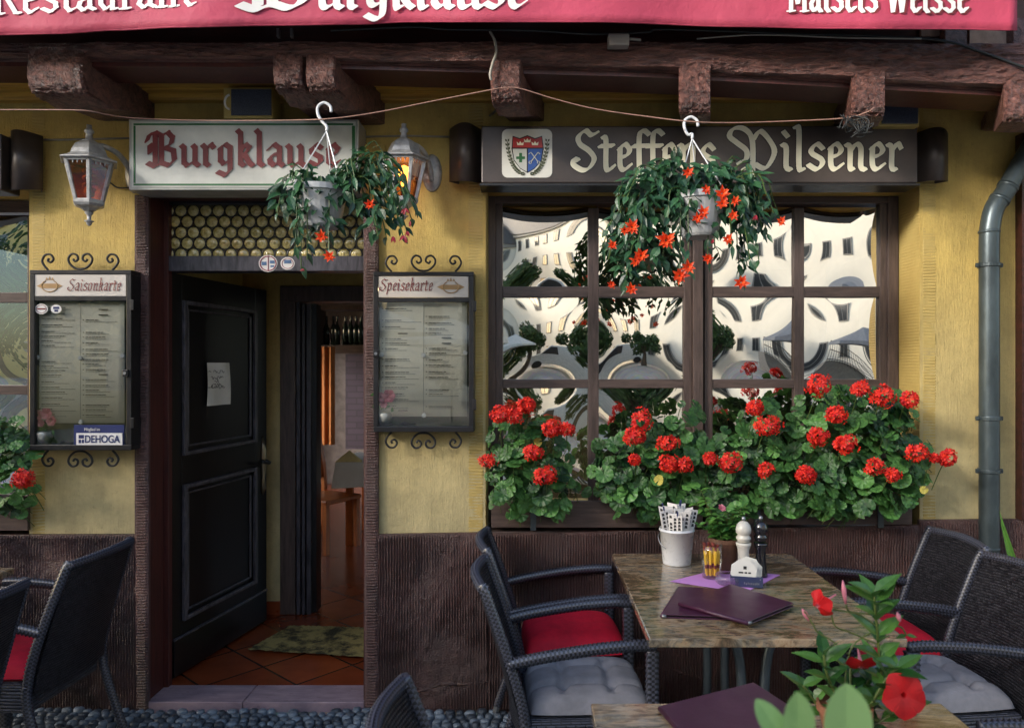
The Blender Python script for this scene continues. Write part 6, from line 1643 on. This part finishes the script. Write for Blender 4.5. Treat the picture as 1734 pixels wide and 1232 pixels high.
fp = empty('floor_pot', (.27,-2.72,-.02), 'tall dark floor pot under the foreground shrub', 'flower pot')
s = MB(); s.lathe([(.001,0),(.08,0),(.11,.30),(.115,.31),(.10,.31),(.001,.29)], (.27,-2.72,-.02), 20); s.build('pot', m_signbrown, fp)
# --- yucca at the right edge
rs = random.Random(3); root = empty('yucca_plant', (1.98,-.42,-.03), 'long pointed green blades of a plant at the right edge beside the downpipe', 'plant')
s = MB(); yb_ = Vector((2.12,-.42,.42))
for k in range(22):
    a = rs.uniform(-1.1, 1.1); d = Vector((math.cos(a)*.55, math.sin(a)*.4, 1)); lleaf(s, yb_, d, Vector((math.cos(a), math.sin(a), .3))*-1, rs.uniform(.4,.62), .028, rs.uniform(.4,.9), fold=.5, droop=rs.uniform(.05,.4))
for (tx, ty) in ((1692,864),(1694,882)):
    e = P(tx, ty, -.45); d = e-yb_; lleaf(s, yb_, d, Vector((-.5,-.6,.6)), d.length, .036, .85, fold=.4, droop=0)
s.build('foliage', m_leaf_man, root); s = MB(); s.tube([(2.12,-.42,.05), (2.12,-.42,.45)], [.03,.022], 8); s.build('trunk', m_bark, root)
s = MB(); s.lathe([(.001,0),(.12,0),(.16,.28),(.165,.30),(.145,.30),(.001,.28)], (2.12,-.42,-.03), 22); tag(s.build('floor_pot', m_signbrown), 'dark floor pot of the pointed plant at the right edge', 'flower pot')

# ================================================================== THE SQUARE BEHIND THE CAMERA (seen mirrored in the panes)
def townhouse(name, cx0, cy0, length, h, m, label, nwin, floors, rz, dep=8):
    x0, x1, y0 = cx0-length/2, cx0+length/2, cy0
    root = empty(name, (cx0, y0, 0), label, 'house', 'houses across the square')
    s = MB(); s.box((x0, y0-dep, -.05), (x1, y0, h)); s.build('wall', m, root)
    s = MB(); s.prism([(x0-.3, h), (x1+.3, h), (x1-.2, h+1.7), (x0+.2, h+1.7)], y0-dep, y0+.35); s.build('roof', m_roof, root)
    s = MB(); s.box((x0-.1, y0+.005, h-.25), (x1+.1, y0+.25, h-.002)); s.build('cornice', m_trim, root)
    W = length/nwin; fh = h/floors
    for f in range(floors):
        for i in range(nwin):
            cx = x0+W*(i+.5)+(.3 if (i*7+f*3) % 5 == 0 else 0); z0 = f*fh+1.0; hh = fh*.40
            s = MB(); s.box((cx-.46, y0+.003, z0-.07), (cx+.46, y0+.06, z0+hh+.10)); wn = s.build('window', m_trim, root)
            s = MB(); s.box((cx-.36, y0+.062, z0), (cx-.03, y0+.075, z0+hh)); s.box((cx+.03, y0+.062, z0), (cx+.36, y0+.075, z0+hh)); s.build('pane', m_darkglass, wn)
    root.rotation_euler = (0, 0, R(rz)); return root
townhouse('townhouse', -13, -15, 19, 6.8, m_house2, 'ochre house on the left of the square opposite, seen mirrored in the panes', 7, 2, -50)
townhouse('townhouse', -6, -33, 14, 7.6, m_house, 'white house in the far corner of the square between its two neighbours', 6, 3, 0)
townhouse('townhouse', 4, -19, 30, 8.4, m_house, 'long white house closing the square opposite the restaurant', 13, 3, 60)
def parasol(x, y_, r, h, m, label):
    root = empty('parasol', (x, y_, 0), label, 'parasol', 'parasols on the square')
    s = MB(); s.lathe([(r, h-.75), (r*.98, h-.62), (.04, h)], (x, y_, 0), 8, a0=.4); s.build('canopy', m, root)
    s = MB(); s.tube([(x, y_, 0), (x, y_, h)], .03, 8); s.build('pole', m_steel, root)
    s = MB(); s.lathe([(.3,0),(.3,.06),(.05,.1)], (x, y_, -.04), 12); s.build('base', m_steel, root)
parasol(-3.4, -9.5, 1.8, 2.9, m_canvas, 'cream parasol on the left of the square, mirrored in the panes')
parasol(-2.2, -17, 1.7, 2.9, m_canvas, 'smaller cream parasol farther off on the square')
parasol(6.3, -7.6, 2.0, 2.6, M('grey_parasol_canvas', (.16,.18,.21), .8), 'grey parasol on the right of the square, mirrored in the panes')
# van
van = empty('parked_van', (.2, -21, 0), 'white panel van parked on the square, mirrored in the panes', 'van')
s = MB(); s.prism([(-1.3,.35),(3.6,.35),(3.7,.9),(3.65,2.1),(3.4,2.2),(.6,2.2),(-.35,1.35),(-1.35,1.1),(-1.45,.6)], -21.9, -20.1); s.build('body', m_van, van, bevel=.08)
s = MB(); s.prism([(-.2,1.35),(.65,2.05),(1.2,2.05),(1.2,1.35)], -20.095, -20.08); s.build('side_window', m_darkglass, van)
for wx in (-.5, 2.8):
    s = MB(); s.tube([(wx, -20.3, .33), (wx, -20.05, .33)], .34, 20); s.tube([(wx, -21.9, .33), (wx, -21.7, .33)], .34, 20); s.build('wheel', m_black, van)
# stair railing
rl = empty('stair_railing', (6.8, -9.6, 0), 'black iron railing of a stair on the square, mirrored in the panes', 'railing')
s = MB()
for k in range(26):
    t = k/25; x = 5.0+3.6*t; z = 2.1-1.6*t
    s.tube([(x, -9.6, z-.95 if z > .95 else 0), (x, -9.6, z)], .014, 4)
for o_ in (0, .45, .9): s.tube([(5.0, -9.6, 2.1-o_), (8.6, -9.6, max(.02,.5-o_*.5))], .02, 4)
s.build('bars', m_blackiron, rl)
s = MB(); s.prism([(5.0,0),(8.6,0),(5.0,1.15)], -10.7, -9.65); tag(s.build('stone_stair', m_trim), 'grey stone stair behind the railing on the square', 'stair')
def tree(x, y_, h, r, seedv, label):
    rs = random.Random(seedv); root = empty('broadleaf_tree', (x, y_, 0), label, 'tree', 'trees on the square')
    s = MB(); s.tube([(x,y_,-.05),(x+.1,y_,h*.35),(x,y_+.1,h*.6)], [.2,.14,.08], 8)
    for k in range(6):
        a = k*1.1; s.tube([(x,y_,h*.4), (x+r*.5*math.cos(a), y_+r*.5*math.sin(a), h*.7)], [.08,.03], 6)
    s.build('trunk', m_bark, root)
    s = MB()
    cl = [(Vector((x+rs.gauss(0,r*.45), y_+rs.gauss(0,r*.45), h*.68+rs.gauss(0,h*.14))), r*rs.uniform(.3,.5)) for _ in range(13)]
    for k in range(2600):
        c, q_ = rs.choice(cl); d = Vector((rs.gauss(0,1), rs.gauss(0,1), rs.gauss(0,.8))).normalized(); p = c+d*q_*rs.uniform(.7,1.05)
        a = Vector((rs.gauss(0,1), rs.gauss(0,1), rs.gauss(0,1))).normalized()*.14; b_ = a.cross(d).normalized()*.08
        s.add([p-a, p+b_, p+a, p-b_], [(0,1,2,3)], col=(rs.random(),)*3)
    s.build('crown', m_treeleaf, root)
tree(-6.5, -14, 6.2, 2.6, 1, 'leafy tree on the left of the square behind the cream parasol')
tree(-9.5, -10, 5.0, 2.2, 2, 'bushy tree nearest the restaurant on the left of the square')
tree(9.3, -4.5, 2.6, 1.1, 4, 'low bushy tree beside the stone stair on the right of the square')
tree(2.9, -16.5, 3.2, 1.3, 6, 'round small tree in front of the long white house')
tree(-1.2, -19, 4.0, 1.5, 3, 'small tree in the middle of the square beside the van')
